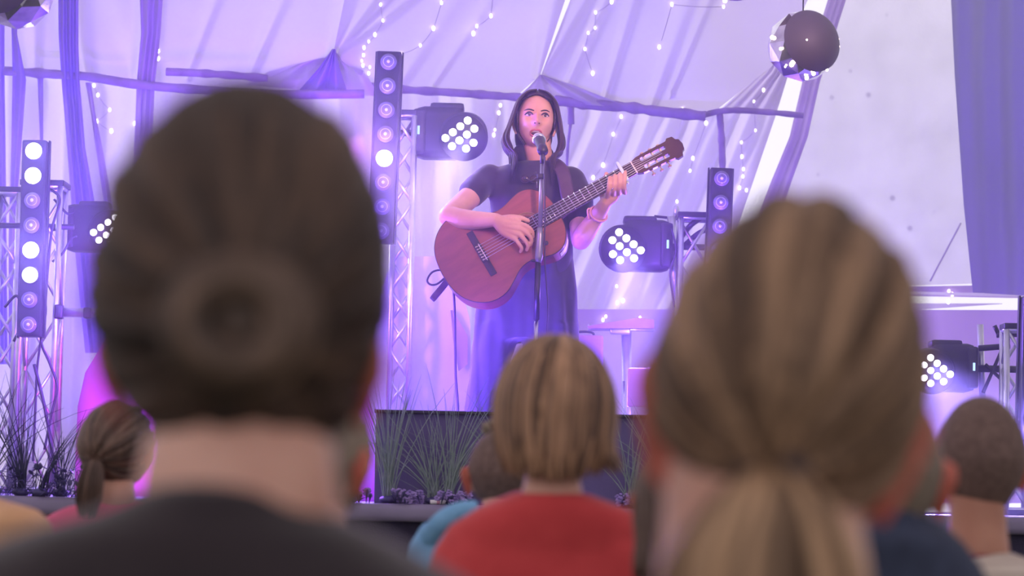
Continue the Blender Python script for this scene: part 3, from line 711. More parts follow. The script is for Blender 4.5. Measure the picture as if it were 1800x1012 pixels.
for x, dy in ((1106, 0), (1173, 0), (1106, .36), (1173, .36)):
    g = bmesh.new(); t = P(x, 715 if dy == 0 else 780, 11.0)+Vector((0, dy, 0)); e = Vector((t.x, t.y, SZ+.002)); tube(g, [t, e], .008, 8); part('leg', g, M['alu'], root)

# grasses and flowers along the stage front
def grass(cx, Y, n, h, spread, label, m='grass', lean=0, seed=1, by=886):
    rd = random.Random(seed); s = pxm(Y); base = P(cx, by, Y); base.z = SZ; root = empty('ornamental_grass', base, label, 'plant', 'potted grasses on the stage lip')
    g = bmesh.new()
    for i in range(int(n*.5)):
        a = rd.uniform(0, 2*math.pi); rr = rd.uniform(0, .025); L = h*rd.uniform(.45, 1.05); k = rd.gauss(0, spread)+lean; dy = rd.gauss(0, .04)
        p0 = base+Vector((math.cos(a)*rr, math.sin(a)*rr*.5, 0)); droop = rd.uniform(0, .35)*abs(k)
        pts = [p0+Vector((k*L*(t**1.5), dy*t, L*t*(1-.25*k*k)-droop*L*t*t*t)) for t in [q/7 for q in range(8)]]
        tube(g, pts, [.0019*(1-.8*(q/7)**2)*rd.uniform(.7, 1.2) for q in range(8)], 4, False, .4)
    part('blades', g, M[m], root)
    g = bmesh.new(); ell(g, base+Vector((0, 0, .012)), (.03, .03, .014)); part('base', g, M['leaf'], root)
    return root
grass(682, 8.86, 95, .46, .22, 'tall pale grass plant at the left end of the black panel', seed=3)
grass(762, 8.87, 70, .36, .42, 'wide spreading grass plant in front of the panel, left of the boy', seed=4, lean=-.1)
grass(788, 8.84, 70, .46, .28, 'upright grass plant just left of the boy with the buzzed sides', seed=5, lean=.1)
grass(905, 8.88, 55, .40, .45, 'grass plant behind the boy and the red jumper', seed=6, lean=-.35)
grass(1108, 8.86, 60, .36, .35, 'grass plant between the bobbed hair and the ponytailed head', seed=7, lean=.1)
grass(1175, 8.86, 60, .40, .35, 'grass plant half hidden by the ponytailed head', seed=17, lean=-.25)
grass(36, 8.84, 60, .44, .30, 'dark bladed grass plant at the left edge of the stage', 'grass_dark', -.12, 8)
grass(70, 8.8, 34, .34, .25, 'dark bladed grass beside the left edge plant, leaning right', 'grass_dark', .25, 9)
grass(105, 8.84, 42, .30, .35, 'small dark grass plant just left of the girl in pink', 'grass_dark', .05, 10)
grass(-30, 8.84, 40, .44, .4, 'dark grass plant cut by the left edge of the photo', 'grass_dark', .25, 11)
def flower_patch(x0, x1, Y, label, n=34, seed=1, m='flower'):
    rd = random.Random(seed); root = empty('flower_patch', P((x0+x1)/2, 886, Y), label, 'flowers', 'low flower clumps on the stage lip')
    g = bmesh.new(); gl = bmesh.new()
    for i in range(n):
        c = P(rd.uniform(x0, x1), 886, Y+rd.uniform(-.03, .03)); c.z = SZ+rd.uniform(.006, .042)
        for k in range(5):
            a = k*2*math.pi/5+rd.random(); ell(g, c+Vector((math.cos(a)*.006, -.002, math.sin(a)*.006)), (.006, .003, .004), u=8, v=6)
        if i % 2: 
            a = rd.uniform(-1, 1); tube(gl, [Vector((c.x, c.y, SZ)), Vector((c.x+a*.015, c.y-.01, c.z)), Vector((c.x+a*.03, c.y-.01, c.z+.006))], [.001, .005, .001], 5, True, .3)
    part('blossoms', g, M[m], root); part('leaves', gl, M['leaf'], root)
flower_patch(690, 742, 8.8, 'violet flowers between the tall pale grass and the spreading grass', seed=1)
flower_patch(768, 828, 8.8, 'violet flowers right up to the boy\'s ear', seed=2)
flower_patch(600, 650, 8.8, 'violet flowers behind the balding head beside the grass', 20, seed=3)
flower_patch(1085, 1150, 8.8, 'violet flowers right of the red jumper', 36, seed=4)
def ivy(x0, x1, Y, label, n=26, seed=1):
    rd = random.Random(seed); root = empty('ivy_trail', P((x0+x1)/2, 886, Y), label, 'plant', 'dark leafy trails on the stage lip')
    g = bmesh.new(); gs = bmesh.new()
    for i in range(n):
        x = rd.uniform(x0, x1); b0 = P(x, 886, Y+rd.uniform(-.03, .03)); b0.z = SZ
        tip = b0+Vector((rd.uniform(-.05, .05), -.01, rd.uniform(.01, .095))); tube(gs, [b0, (b0+tip)/2+Vector((.006, 0, .004)), tip], .001, 4)
        d = Vector((rd.uniform(-1, 1), rd.uniform(-.4, .1), rd.uniform(-.3, .6))).normalized()*.024
        tube(g, smooth_path([tip, tip+d*.5, tip+d], 3), [.001, .006, .009, .010, .009, .005, .001], 6, True, .15)
    part('leaves', g, M['leaf'], root); part('stems', gs, M['leaf'], root)
ivy(70, 150, 8.8, 'dark leafy trail just left of the girl in the pink top', 44, 5)
ivy(-10, 75, 8.82, 'dark leafy trail at the left corner of the stage lip', 40, 6)
root = empty('paper_roll', P(770, 888, 8.72), 'small white and pink paper roll lying on the stage lip', 'roll')
g = bmesh.new(); a, b = P(756, 889, 8.8), P(784, 889.5, 8.8); a.z = b.z = SZ+.008; tube(g, [a, b], .007, 12); part('roll', g, M['white_label'], root)
g = bmesh.new(); tube(g, [a.lerp(b, .42), a.lerp(b, .62)], .0074, 12); part('band', g, M['pinkplastic'], root)

# ------------------------------------------------------------------ people: shared anatomy
def head_matrix(c, yaw, pitch=0, roll=0):
    """local +Y is the way the face looks; yaw 0 looks away from the camera"""
    return Matrix.Translation(c) @ Matrix.Rotation(yaw, 4, 'Z') @ Matrix.Rotation(pitch, 4, 'X') @ Matrix.Rotation(roll, 4, 'Y')
def gs(x, s): return math.exp(-(x/s)**2)
def head_shape(v, w, d, h, face=False, mouth=.3):
    """unit direction -> point of the skull and face, metres"""
    x, y, z = v
    a, b, c = w/2, d/2, h/2
    p = Vector((x*a, y*b, z*c))
    if z < 0:
        t = -z
        nar = 1-.30*t**1.6
        p.x *= nar
        if y > 0: p.y *= 1-.10*t
        else: p.y *= 1-.42*t**1.2
    else:
        p.x *= 1-.03*z
    if y > 0:
        flat = 1-.10*y*y; p.y *= flat
    if face and y > .15:
        q = p.x/w; k = p.z/h     # face fractions, x in -.5..5, z in -.5..5
        f = min(1, (y-.15)/.35)
        dy = 0
        dy += .022*gs(q, .085)*gs(k+.085-.0, .075)*1.0        # nose tip
        dy += .012*gs(q, .055)*gs(k-.02, .10)                 # nose bridge
        dy += .008*gs(abs(q)-.075, .05)*gs(k+.095, .035)      # nostrils
        dy -= .011*gs(abs(q)-.21, .10)*gs(k-.0, .055)         # eye sockets
        dy += .006*gs(abs(q)-.19, .14)*gs(k-.085, .035)       # brow ridge
        dy += .006*gs(abs(q)-.30, .12)*gs(k+.11, .09)         # cheekbones
        dy -= .004*gs(abs(q)-.26, .08)*gs(k+.25, .07)
        dy += .006*gs(q, .16)*gs(k+.235, .055)                # mouth barrel
        dy -= .005*gs(q, .12)*gs(k+.33, .03)
        dy += .011*gs(q, .13)*gs(k+.43, .07)                  # chin
        dy -= .016*mouth*gs(q, .11)*gs(k+.245, .035)
        p.y += dy*f
    return p
def add_head(bm, Mx, w, d, h, face=False, mouth=.3, n=64):
    b = bmesh.new(); bmesh.ops.create_uvsphere(b, u_segments=n*2 if face else n, v_segments=n, radius=1)
    for v in b.verts: v.co = head_shape(v.co.copy(), w, d, h, face, mouth)
    merge(bm, b, Mx)
def add_ear(bm, Mx, w, d, h, side, size=1.0, dz=0, out=0):
    e = Vector((side*(w*.495+out), -.004, -.03*h/.23+dz)); Rl = Matrix.Rotation(side*R(24), 4, 'Z')
    b = bmesh.new()
    k = .001*size
    pts = [Vector((0, .004, -24*k)), Vector((side*5*k, -.002, -14*k)), Vector((side*9*k, -.010, 4*k)), Vector((side*12*k, -.012, 20*k)), Vector((side*10*k, -.002, 29*k)), Vector((side*4*k, .010, 27*k)), Vector((0, .014, 14*k))]
    tube(b, smooth_path(pts, 5), [5.5*k]*31, 10)
    ell(b, Vector((side*4*k, -.001, 6*k)), (4*k, 10*k, 20*k))
    ell(b, Vector((side*3*k, .002, -21*k)), (5*k, 7*k, 9*k))
    merge(bm, b, Mx @ Matrix.Translation(e) @ Rl)
def hair_cap(Mx, w, d, h, inflate, keep, thick=.004, n=72, disp=None):
    """layer of hair over the skull where keep(unit direction) is true"""
    b = bmesh.new(); bmesh.ops.create_uvsphere(b, u_segments=n*2, v_segments=n, radius=1)
    dead = [f for f in b.faces if not keep(f.calc_center_median().normalized())]
    bmesh.ops.delete(b, geom=dead, context='FACES')
    for v in b.verts:
        u = v.co.normalized(); p = head_shape(u, w, d, h); k = inflate+(disp(u) if disp else 0)
        v.co = p + u*k
    r = bmesh.ops.solidify(b, geom=b.faces[:], thickness=thick)
    b.transform(Mx); return b
def slerp(a, b, t):
    a = a.normalized(); b = b.normalized(); o = a.angle(b)
    if o < 1e-4: return a
    return (a*math.sin((1-t)*o)+b*math.sin(t*o))/math.sin(o)
def swept_locks(bm, Mx, w, d, h, target, starts, lift, rad, seed, seg=6, wob=.0):
    """flat locks combed over the skull from every start direction to the target"""
    rd = random.Random(seed)
    for u0 in starts:
        k = lift+rd.uniform(-.002, .003); pts = []; jit = Vector((rd.uniform(-.06, .06), 0, rd.uniform(-.05, .05)))
        for i in range(11):
            t = i/10; u = slerp(u0, target+jit*t, t); p = head_shape(u, w, d, h)+u*(k+wob*math.sin(t*3.1))
            pts.append(Mx @ p)
        r = rad*rd.uniform(.7, 1.2)
        tube(bm, pts, [r*(.35+.9*math.sin(math.pi*min(1, .12+t*.09*1))) for t in range(11)], seg, True, .55, up=(Mx.to_3x3() @ u0))
def person(label, Y, rows, head, skin, cloth, group='people in the audience', yaw=0, pitch=0, roll=0, hairw=None, ears=(1, 1), earsize=1.0, shirt='shirt', neck=None, seed=0, voxel=.006, arms=True, ear_dz=0, ear_out=0):
    """rows: clothed torso outline (py,xl,xr,ry,dY) at distance Y; head: (cx,cy,width_px,height_px); neck: (x_top,y_top,x_bot,y_bot,halfwidth_px)"""
    s = pxm(Y); c = P(head[0], head[1], Y); w = head[2]/s; h = head[3]/s; d = w*1.24
    Mx = head_matrix(c, yaw, pitch, roll)
    g = bmesh.new(); add_head(g, Mx, w, d, h)
    for sd, on in zip((-1, 1), ears):
        if on: add_ear(g, Mx, w, d, h, sd, earsize, ear_dz, ear_out)
    nx0, ny0, nx1, ny1, nw = neck
    a = P(nx0, ny0, Y)+Vector((0, -.005, 0)); b = P(nx1, ny1, Y)+Vector((0, -.02, 0)); r = nw/s
    tube(g, smooth_path([a+Vector((0, .012, .05)), a, (a+b)/2, b, b+Vector((0, .03, -.05))], 4), lerp_list([r*.94, r*.96, r, r*1.08, r*1.15], 4), 28, True)
    core = [(py+.035*s, xl+.16*(xr-xl), xr-.16*(xr-xl), ry*.72, dy+.01) for py, xl, xr, ry, dy in rows[1:]]
    loft_px(g, Y, core)
    body = organic('person', g, skin, None, voxel, 3)
    body.data.materials.append(M['ear'])
    ec = [Mx @ Vector((sd*(w*.5+.014+ear_out), -.006, -.028*h/.23+ear_dz)) for sd in (-1, 1)]
    for p in body.data.polygons:
        if min((p.center-e).length for e in ec) < .036*earsize and abs((Mx.inverted() @ p.center).x) > w*.5-.004: p.material_index = 1
    tag(body, label, 'person', group)
    g = bmesh.new(); loft_px(g, Y, rows)
    if arms:
        wm = max(q[2]-q[1] for q in rows); py = next(q for q in rows if q[2]-q[1] > .80*wm)
        for sd, ex in ((-1, py[1]), (1, py[2])):
            sh = P(ex, py[0], Y)+Vector((-sd*.055, 0, -.05)); el = sh+Vector((sd*.045, -.01, -.27)); wr = el+Vector((-sd*.05, .22, -.02))
            limb(g, [sh, (sh+el)/2+Vector((sd*.008, 0, 0)), el, wr], [.058, .052, .045, .038], 16)
    sh = organic(shirt, g, cloth, body, voxel*1.2, 4, folds(.006, 7, (1, 1, .7), seed))
    return body, Mx, (w, d, h), s
def hair_part(body, bm, m, name='hair', vox=0):
    return organic(name, bm, m, body, vox, 2) if vox else link(name, bm, m, body)

# --- the man or woman with the bun, nearest to the camera
b, Mx, (w, d, h), s = person('person in a dark tee with dark hair pinned in a low bun, largest head', 1.66,
    [(832, 325, 520, .060, -.01), (854, 250, 555, .085, -.01), (882, 185, 578, .095, -.005), (899, 140, 608, .10, 0), (927, 58, 668, .11, 0), (955, -10, 720, .12, .01), (1015, -140, 828, .13, .02), (1120, -230, 940, .14, .03), (1500, -230, 940, .15, .03), (2000, -160, 880, .15, .03), (2500, -190, 900, .16, .03)],
    (430, 512, 442, 636), M['skin_pale'], M['tee_grey'], neck=(432, 700, 425, 850, 160), earsize=1.0, ear_dz=-.030, ear_out=-.003, yaw=R(-3), seed=1, voxel=.006)
tgt = Vector((.22, -1, -.25))
g = hair_cap(Mx, w, d, h, .015, lambda u: (u.y < .42 or u.z > .72) and u.z > -.72-.25*u.y and not (abs(u.x) > .93 and u.z < -.12), disp=lambda u: .006*max(0, u.z)+.002*nz(u.x*4, u.z*4))
starts = []
rd = random.Random(2)
for i in range(190):
    a = rd.uniform(0, 2*math.pi); q = rd.uniform(.25, 1.0); u = Vector((math.sin(a)*q, rd.uniform(-.5, .35), math.cos(a)*q)).normalized()
    if u.z < -.66: u.z = -.66; u.normalize()
    starts.append(u)
swept_locks(g, Mx, w, d, h, tgt, starts, .012, .009, 3, wob=.003)
hair_part(b, g, M['hair_bun'])
g = bmesh.new(); c = Mx @ (head_shape(Vector((.22, -1, -.25)).normalized(), w, d, h)+Vector((0, -.026, 0)))
ell(g, c+Vector((0, .002, 0)), (.030, .022, .028))
for k in range(34):
    a0 = k*.9; rr = .020+.017*(k % 6)/5; tl = rd.uniform(-.4, .4); ring = -.024*math.sin(math.pi*min(1, max(0, (rr-.008)/.034)))
    pts = [c+Vector((math.cos(a0+q*.45)*rr*1.12, ring, math.sin(a0+q*.45)*rr*(1+.08*tl))) for q in range(9)]
    tube(g, pts, [.003, .006, .0075, .008, .008, .008, .007, .005, .002], 7)
link('hair_bun', g, M['hair_bun_lit'], b)

# --- blond ponytail, nearest at right
b, Mx, (w, d, h), s = person('person with a dark blond low ponytail, largest head at right', 1.8,
    [(1030, 1190, 1500, .06, -.01), (1065, 1130, 1580, .085, -.01), (1120, 1030, 1690, .105, 0), (1190, 985, 1740, .12, .02), (1300, 975, 1750, .12, .03), (1800, 985, 1740, .13, .03), (2300, 985, 1740, .13, .03)],
    (1386, 668, 384, 575), M['skin'], M['lilac'], neck=(1338, 850, 1335, 1050, 178), yaw=R(1), roll=R(10), earsize=1.45, ear_dz=-.014, ear_out=.003, seed=2)
tgt = Vector((-.17, -1, -.70))
g = hair_cap(Mx, w, d, h, .009, lambda u: (u.y < .40 or u.z > .70) and u.z > -.74-.2*u.y and not (abs(u.x) > .64 and u.y > -.62 and u.z < -.1), disp=lambda u: .005*max(0, u.z))
starts = []
rd = random.Random(5)
for i in range(230):
    a = rd.uniform(0, 2*math.pi); q = rd.uniform(.3, 1.0); u = Vector((math.sin(a)*q, rd.uniform(-.4, .5), math.cos(a)*q)).normalized()
    if u.z < -.66: u.z = -.66; u.normalize()
    if not (abs(u.x) > .5 and u.z < .0): starts.append(u)
swept_locks(g, Mx, w, d, h, tgt, starts, .012, .0085, 6, wob=.004)
hair_part(b, g, M['hair_blond'])
c = Mx @ (head_shape(tgt.normalized(), w, d, h)+Vector((0, -.016, 0)))
g = bmesh.new(); tube(g, [c+Vector((.016*math.cos(q*.4), -.006*math.cos(q*.4), .016*math.sin(q*.4))) for q in range(17)], .0095, 8); tie = link('hair_tie', g, M['tee_black'], b)
g = bmesh.new()
for i in range(130):
    a = rd.uniform(0, 2*math.pi); rr = math.sqrt(rd.random()); ox, oy = math.cos(a)*rr, math.sin(a)*rr
    pts = [c+Vector((ox*.008, -.004+oy*.005, 0)), c+Vector((ox*.034, -.022+oy*.014, -.018)), c+Vector((ox*.062-.004, -.030+oy*.018, -.06)), c+Vector((ox*.076-.002, -.026+oy*.02, -.12)), c+Vector((ox*.072+.002, -.016+oy*.02, -.2)), c+Vector((ox*.05+.006, -.01, -.27+.03*rd.random()))]
    tube(g, smooth_path(pts, 3), lerp_list([.003, .006, .007, .007, .006, .001], 3), 6, True, .6)
link('ponytail', g, M['hair_tail'], b)

# --- girl in red with the bob
b, Mx, (w, d, h), s = person('girl with a blond brown bob in a red jumper, centre of the audience', 3.9,
    [(864, 908, 1034, .052, -.012), (872, 892, 1052, .062, -.01), (880, 872, 1072, .068, -.005), (895, 835, 1110, .075, 0), (925, 790, 1142, .085, .01), (970, 762, 1160, .09, .02), (1012, 752, 1168, .095, .02), (1150, 765, 1160, .10, .02), (1400, 780, 1145, .10, .02), (1600, 770, 1150, .11, .02)],
    (976, 722, 166, 232), M['skin'], M['red'], neck=(972, 830, 970, 872, 50), seed=3, voxel=.005, arms=True)
hc = Mx.translation
def bob(u): return (u.y < .45 or u.z > .6)
g = hair_cap(Mx, w, d, h, .008, lambda u: bob(u) and u.z > -.55, disp=lambda u: .004*max(0, u.z))
rd = random.Random(11)
top = Vector((.12, .10, 1)).normalized()
for i in range(420):
    phi = R(rd.uniform(-128, 128)); lay = rd.random()
    side = Vector((math.sin(phi), -math.cos(phi), 0)); k = .007+.009*lay
    st = (top+side*rd.uniform(.02, .35)).normalized(); pts = []
    for q in range(8):
        t = q/7; u = slerp(st, side+Vector((0, 0, -.12)), t); pts.append(head_shape(u, w, d, h)+u*(k+.006*t))
    e = pts[-1]; L = .064+rd.uniform(-.010, .012)+.016*max(0, math.cos(phi)); flick = rd.uniform(-.004, .008)+(.016 if R(60) < phi < R(120) and rd.random() < .6 else 0)
    jx = rd.uniform(-.006, .006); perp = Vector((side.y, -side.x, 0))
    for t in (.33, .66, .88, 1.0):
        inn = -.014*t*t if flick < .012 else -.010*t+flick*1.1*t**3
        pts.append(e+Vector((0, 0, -L*t))+side*(inn)+perp*jx*t)
    pts = [Mx @ p for p in smooth_path(pts, 2)]
    r = rd.uniform(.0035, .0068); n = len(pts)
    tube(g, pts, [r*(.4+.75*min(1, q/6))*(1 if q < n-5 else max(.12, (n-1-q)/5)) for q in range(n)], 6, True, .6)
hair_part(b, g, M['hair_bob'])

# --- boy with buzzed sides in a blue hooded top
b, Mx, (w, d, h), s = person('boy with buzzed sides and a blue hooded top, beside the red jumper', 5.2,
    [(893, 850, 925, .045, 0), (905, 800, 955, .07, 0), (925, 745, 1000, .08, 0), (960, 722, 1030, .09, .01), (1012, 714, 1040, .09, .02), (1150, 720, 1035, .1, .02), (1300, 720, 1035, .1, .02)],
    (886, 830, 124, 150), M['skin'], M['bluehood'], shirt='hooded_top', neck=(886, 870, 886, 895, 36), yaw=R(8), earsize=.95, seed=4, voxel=.005)
g = hair_cap(Mx, w, d, h, .003, lambda u: (u.y < .35 or u.z > .55) and u.z > -.62 and not (abs(u.x) > .85 and u.z < -.05 and u.y > -.2)); hair_part(b, g, M['hair_buzz'])
g = bmesh.new(); rd = random.Random(3)
for i in range(120):
    u = Vector((rd.uniform(-.55, .45), rd.uniform(-.1, .9), 1)).normalized(); p = head_shape(u, w, d, h)
    tip = p+Vector((-.012+rd.uniform(-.006, .006), .012, .016+rd.uniform(0, .008))); tube(g, [Mx @ p, Mx @ ((p+tip)/2+Vector((0, 0, .004))), Mx @ tip], [.004, .0035, .0006], 5)
link('hair_quiff', g, M['hair_grey'], b)
g = bmesh.new(); 
for k in range(3):
    tube(g, smooth_path([P(752+k*8, 948-k*14, 5.05), P(775+k*8, 918-k*6, 5.02), P(806+k*6, 900-k*2, 5.02), P(840, 897, 5.02)], 5), .020-.004*k, 12)
organic('hood', g, M['bluehood'], b, .005, 3)

# --- girl with a ponytail and a pink top, far left
b, Mx, (w, d, h), s = person('girl with brown hair in a ponytail and a pink top, at lower left', 5.4,
    [(878, 175, 240, .04, 0), (892, 120, 300, .065, 0), (912, 82, 335, .08, 0), (945, 62, 352, .09, .01), (1012, 58, 356, .09, .02), (1150, 62, 350, .1, .02), (1300, 62, 350, .1, .02)],
    (203, 784, 112, 138), M['skin'], M['pink'], neck=(204, 835, 205, 880, 32), yaw=R(-12), earsize=.85, seed=5, voxel=.005)
tgt = Vector((-.22, -1, -.35)); rd = random.Random(8)
g = hair_cap(Mx, w, d, h, .006, lambda u: (u.y < .40 or u.z > .70) and u.z > -.70 and not (abs(u.x) > .88 and u.z < -.12 and u.y > -.3))
st = []
for i in range(150):
    a = rd.uniform(0, 2*math.pi); q = rd.uniform(.3, 1.0); u = Vector((math.sin(a)*q, rd.uniform(-.4, .5), math.cos(a)*q)).normalized(); u.z = max(u.z, -.62); st.append(u.normalized())
swept_locks(g, Mx, w, d, h, tgt, st, .008, .0055, 9); hair_part(b, g, M['hair_brown'])
c = Mx @ (head_shape(tgt.normalized(), w, d, h)+Vector((0, -.012, 0))); g = bmesh.new()
for i in range(50):
    a = rd.uniform(0, 2*math.pi); rr = math.sqrt(rd.random()); ox, oy = math.cos(a)*rr, math.sin(a)*rr
    tube(g, smooth_path([c, c+Vector((ox*.018, -.012+oy*.008, -.01)), c+Vector((ox*.028-.004, -.016+oy*.012, -.045)), c+Vector((ox*.028-.008, -.012+oy*.01, -.085)), c+Vector((ox*.018-.012, -.008, -.12+.02*rd.random()))], 3), lerp_list([.002, .004, .0048, .004, .001], 3), 6, True, .6)
link('ponytail', g, M['hair_brown'], b)

# --- figure in a tan top at the left edge
b, Mx, (w, d, h), s = person('person in a tan top at the left edge, only one shoulder in the photo', 4.6,
    [(872, -75, -15, .04, 0), (884, -110, 30, .06, 0), (893, -140, 66, .075, 0), (912, -165, 88, .085, 0), (950, -175, 96, .09, .01), (1012, -175, 98, .09, .02), (1200, -170, 94, .1, .02), (1400, -170, 94, .1, .02)],
    (-100, 775, 140, 180), M['skin'], M['tan_top'], neck=(-92, 840, -70, 880, 38), seed=6, voxel=.006)
g = hair_cap(Mx, w, d, h, .010, lambda u: (u.y < .35 or u.z > .6) and u.z > -.8); hair_part(b, g, M['hair_brown'])

# --- fair haired man seen between the neck at left and the grasses
b, Mx, (w, d, h), s = person('balding fair haired man half hidden by the neck of the bun wearer', 2.9,
    [(925, 470, 570, .05, 0), (945, 400, 620, .08, 0), (975, 330, 690, .1, 0), (1012, 300, 720, .11, .01), (1200, 290, 730, .12, .02), (1600, 300, 720, .13, .02)],
    (532, 800, 240, 285), M['skin_pale'], M['tee_grey'], neck=(525, 880, 522, 930, 88), yaw=R(-28), earsize=.9, seed=7)
g = hair_cap(Mx, w, d, h, .004, lambda u: u.y < .30 and -.62 < u.z < .42 and not (abs(u.x) > .86 and u.z < -.05 and u.y > -.2), disp=lambda u: .002*nz(u.x*9, u.z*9)); hair_part(b, g, M['hair_grey'])

# --- grey haired man with a navy jacket behind the ponytail wearer
b, Mx, (w, d, h), s = person('man with short greying hair and a navy jacket behind the blond ponytail', 3.0,
    [(900, 1490, 1600, .055, -.01), (915, 1430, 1650, .085, 0), (945, 1370, 1690, .11, 0), (985, 1330, 1722, .12, .01), (1030, 1318, 1745, .13, .02), (1300, 1314, 1755, .14, .02), (1700, 1320, 1750, .15, .02)],
    (1535, 826, 226, 300), M['skin_tan'], M['navy'], shirt='jacket', neck=(1530, 890, 1530, 925, 84), yaw=R(-6), earsize=1.15, seed=8)
g = hair_cap(Mx, w, d, h, .006, lambda u: (u.y < .35 or u.z > .6) and u.z > -.66 and not (abs(u.x) > .88 and u.z < -.08 and u.y > -.25), disp=lambda u: .002*nz(u.x*12, u.z*12)); hair_part(b, g, M['hair_grey'])
g = bmesh.new(); loft_px(g, 3.0, [(892, 1478, 1604, .062, -.012), (906, 1468, 1622, .07, -.012), (924, 1450, 1640, .08, -.006)]); organic('collar', g, M['navy'], b, .006, 2)

# --- man with the shaved head at right
b, Mx, (w, d, h), s = person('man with a close shaved head in a cream striped top, right edge', 4.4,
    [(972, 1675, 1775, .055, -.01), (984, 1640, 1812, .08, 0), (1000, 1590, 1860, .1, 0), (1030, 1545, 1905, .11, .01), (1080, 1525, 1925, .12, .02), (1300, 1530, 1920, .13, .02), (1500, 1530, 1920, .13, .02)],
    (1724, 806, 150, 215), M['skin_tan'], M['cream'], neck=(1717, 890, 1716, 980, 51), yaw=R(10), ears=(1, 1), earsize=1.0, seed=9, voxel=.005)
g = hair_cap(Mx, w, d, h, .0025, lambda u: (u.y < .45 or u.z > .55) and u.z > -.72+.1*u.y and not (abs(u.x) > .86 and u.z < -.05 and u.y > -.15)); hair_part(b, g, M['hair_buzz'])
g = bmesh.new(); pp = [P(1717, 977, 4.4)+Vector((.058*math.cos(q*.2618), .058*math.sin(q*.2618)-.01, 0)) for q in range(25)]; tube(g, pp, .006, 8, False); link('collar', g, M['maroon'], b)

# --- child with brown hair and pink cardigan between the red jumper and the ponytail wearer
b, Mx, (w, d, h), s = person('child with long brown hair just right of the red jumper, mostly hidden', 3.3,
    [(966, 1160, 1235, .04, 0), (990, 1140, 1275, .06, 0), (1030, 1128, 1300, .07, 0), (1090, 1120, 1290, .08, .01), (1300, 1120, 1290, .09, .02), (1600, 1124, 1288, .1, .02)],
    (1196, 878, 140, 180), M['skin'], M['lilac'], shirt='cardigan', neck=(1194, 930, 1192, 962, 42), seed=10, earsize=.85)
g = hair_cap(Mx, w, d, h, .006, lambda u: (u.y < .40 or u.z > .70) and u.z > -.75)
rd = random.Random(31)
for i in range(110):
    phi = R(rd.uniform(-120, 120)); side = Vector((math.sin(phi), -math.cos(phi), 0)); pts = []
    for q in range(6):
        u = slerp(Vector((0, .1, 1)), side, q/5); pts.append(head_shape(u, w, d, h)+u*.008)
    e = pts[-1]; pts += [e+Vector((0, 0, -.05))-side*.004, e+Vector((rd.uniform(-.01, .01), 0, -.10))-side*.01]
    tube(g, smooth_path([Mx @ p for p in pts], 2), [.005]*14+[.001], 6, True, .6)
hair_part(b, g, M['hair_brown'])

# ------------------------------------------------------------------ classical guitar
GY = 10.06
Gu = (P(1114, 296, GY)-P(847, 446, GY)); GS = Gu.length/.65; Gu.normalize()
_w = Vector((0, -1, 0)); _w = (_w-Gu*_w.dot(Gu)).normalized(); _v = _w.cross(Gu)
_t = R(14); Gw = (_w*math.cos(_t)+_v*math.sin(_t)).normalized(); Gv = Gw.cross(Gu)
GM = frame_rot(Gu*GS, Gv*GS, Gw*GS).to_4x4(); GM.translation = P(847, 446, GY)
def GP(px, py, off=0.0):
    """point on the plane of the guitar's top, off metres in front of it"""
    o = Vector((0, 0, EYE)); dr = (P(px, py, 10)-o).normalized(); q = GM.translation+Gw*off
    return o+dr*((q-o).dot(Gw)/dr.dot(Gw))
prof = [(0, 0), (.003, .045), (.012, .085), (.03, .122), (.06, .155), (.10, .178), (.14, .184), (.18, .176), (.22, .152), (.26, .126), (.295, .117), (.33, .121), (.37, .133), (.405, .139), (.44, .130), (.465, .106), (.48, .078), (.488, .045), (.49, 0)]
top = [(x-.165, y) for x, y in prof]
ol = [Vector((x, y, 0)) for x, y in top]; ol = smooth_path(ol, 5); outline = ol + [Vector((p.x, -p.y, 0)) for p in ol[-2:0:-1]]
groot = empty('acoustic_guitar', P(847, 446, GY), 'reddish brown nylon string guitar held by the singer', 'guitar')
def gpart(name, bm, m, parent=None, smooth=True):
    bm.transform(GM); bm.transform(Matrix.Translation(-groot.location)); return link(name, bm, M[m], parent or groot, smooth)
g = bmesh.new(); r0 = [g.verts.new(p) for p in outline]; n = len(outline)
r1 = [g.verts.new(Vector((p.x*.994, p.y*.994, .003))) for p in outline]; cv = g.verts.new((.08, 0, .005))
for i in range(n):
    g.faces.new((r0[i], r0[(i+1) % n], r1[(i+1) % n], r1[i])); g.faces.new((r1[i], r1[(i+1) % n], cv))
sb = gpart('soundboard', g, 'cedar', smooth=False)
g = bmesh.new(); a_ = [g.verts.new(p+Vector((0, 0, 0))) for p in outline]; b_ = [g.verts.new(p+Vector((0, 0, -.095))) for p in outline]
for i in range(n): g.faces.new((a_[i], b_[i], b_[(i+1) % n], a_[(i+1) % n]))
gpart('ribs', g, 'rosewood')
g = bmesh.new(); g.faces.new([g.verts.new(p+Vector((0, 0, -.096))) for p in outline]); gpart('back', g, 'rosewood', smooth=False)
g = bmesh.new(); tube(g, [p*1.0+Vector((0, 0, .001)) for p in outline+[outline[0]]], .0022, 6, False); gpart('binding', g, 'ebony')
hx = .195
g = bmesh.new()
for rr, th in ((.060, .0012), (.056, .0012), (.052, .0012)):
    tube(g, [Vector((hx+rr*math.cos(q*.1309), rr*math.sin(q*.1309), .0052)) for q in range(49)], th, 6, False)
gpart('rosette', g, 'gold')
g = bmesh.new(); disc(g, Vector((hx, 0, .0045)), (0, 0, 1), .0445, .003, 40); gpart('soundhole', g, 'mouth', smooth=False)
g = bmesh.new(); box(g, Vector((0, 0, .008)), (.028, .075, .009), None, .003); box(g, Vector((0, .066, .006)), (.026, .062, .005), None, .002); box(g, Vector((0, -.066, .006)), (.026, .062, .005), None, .002)
br = gpart('bridge', g, 'ebony')
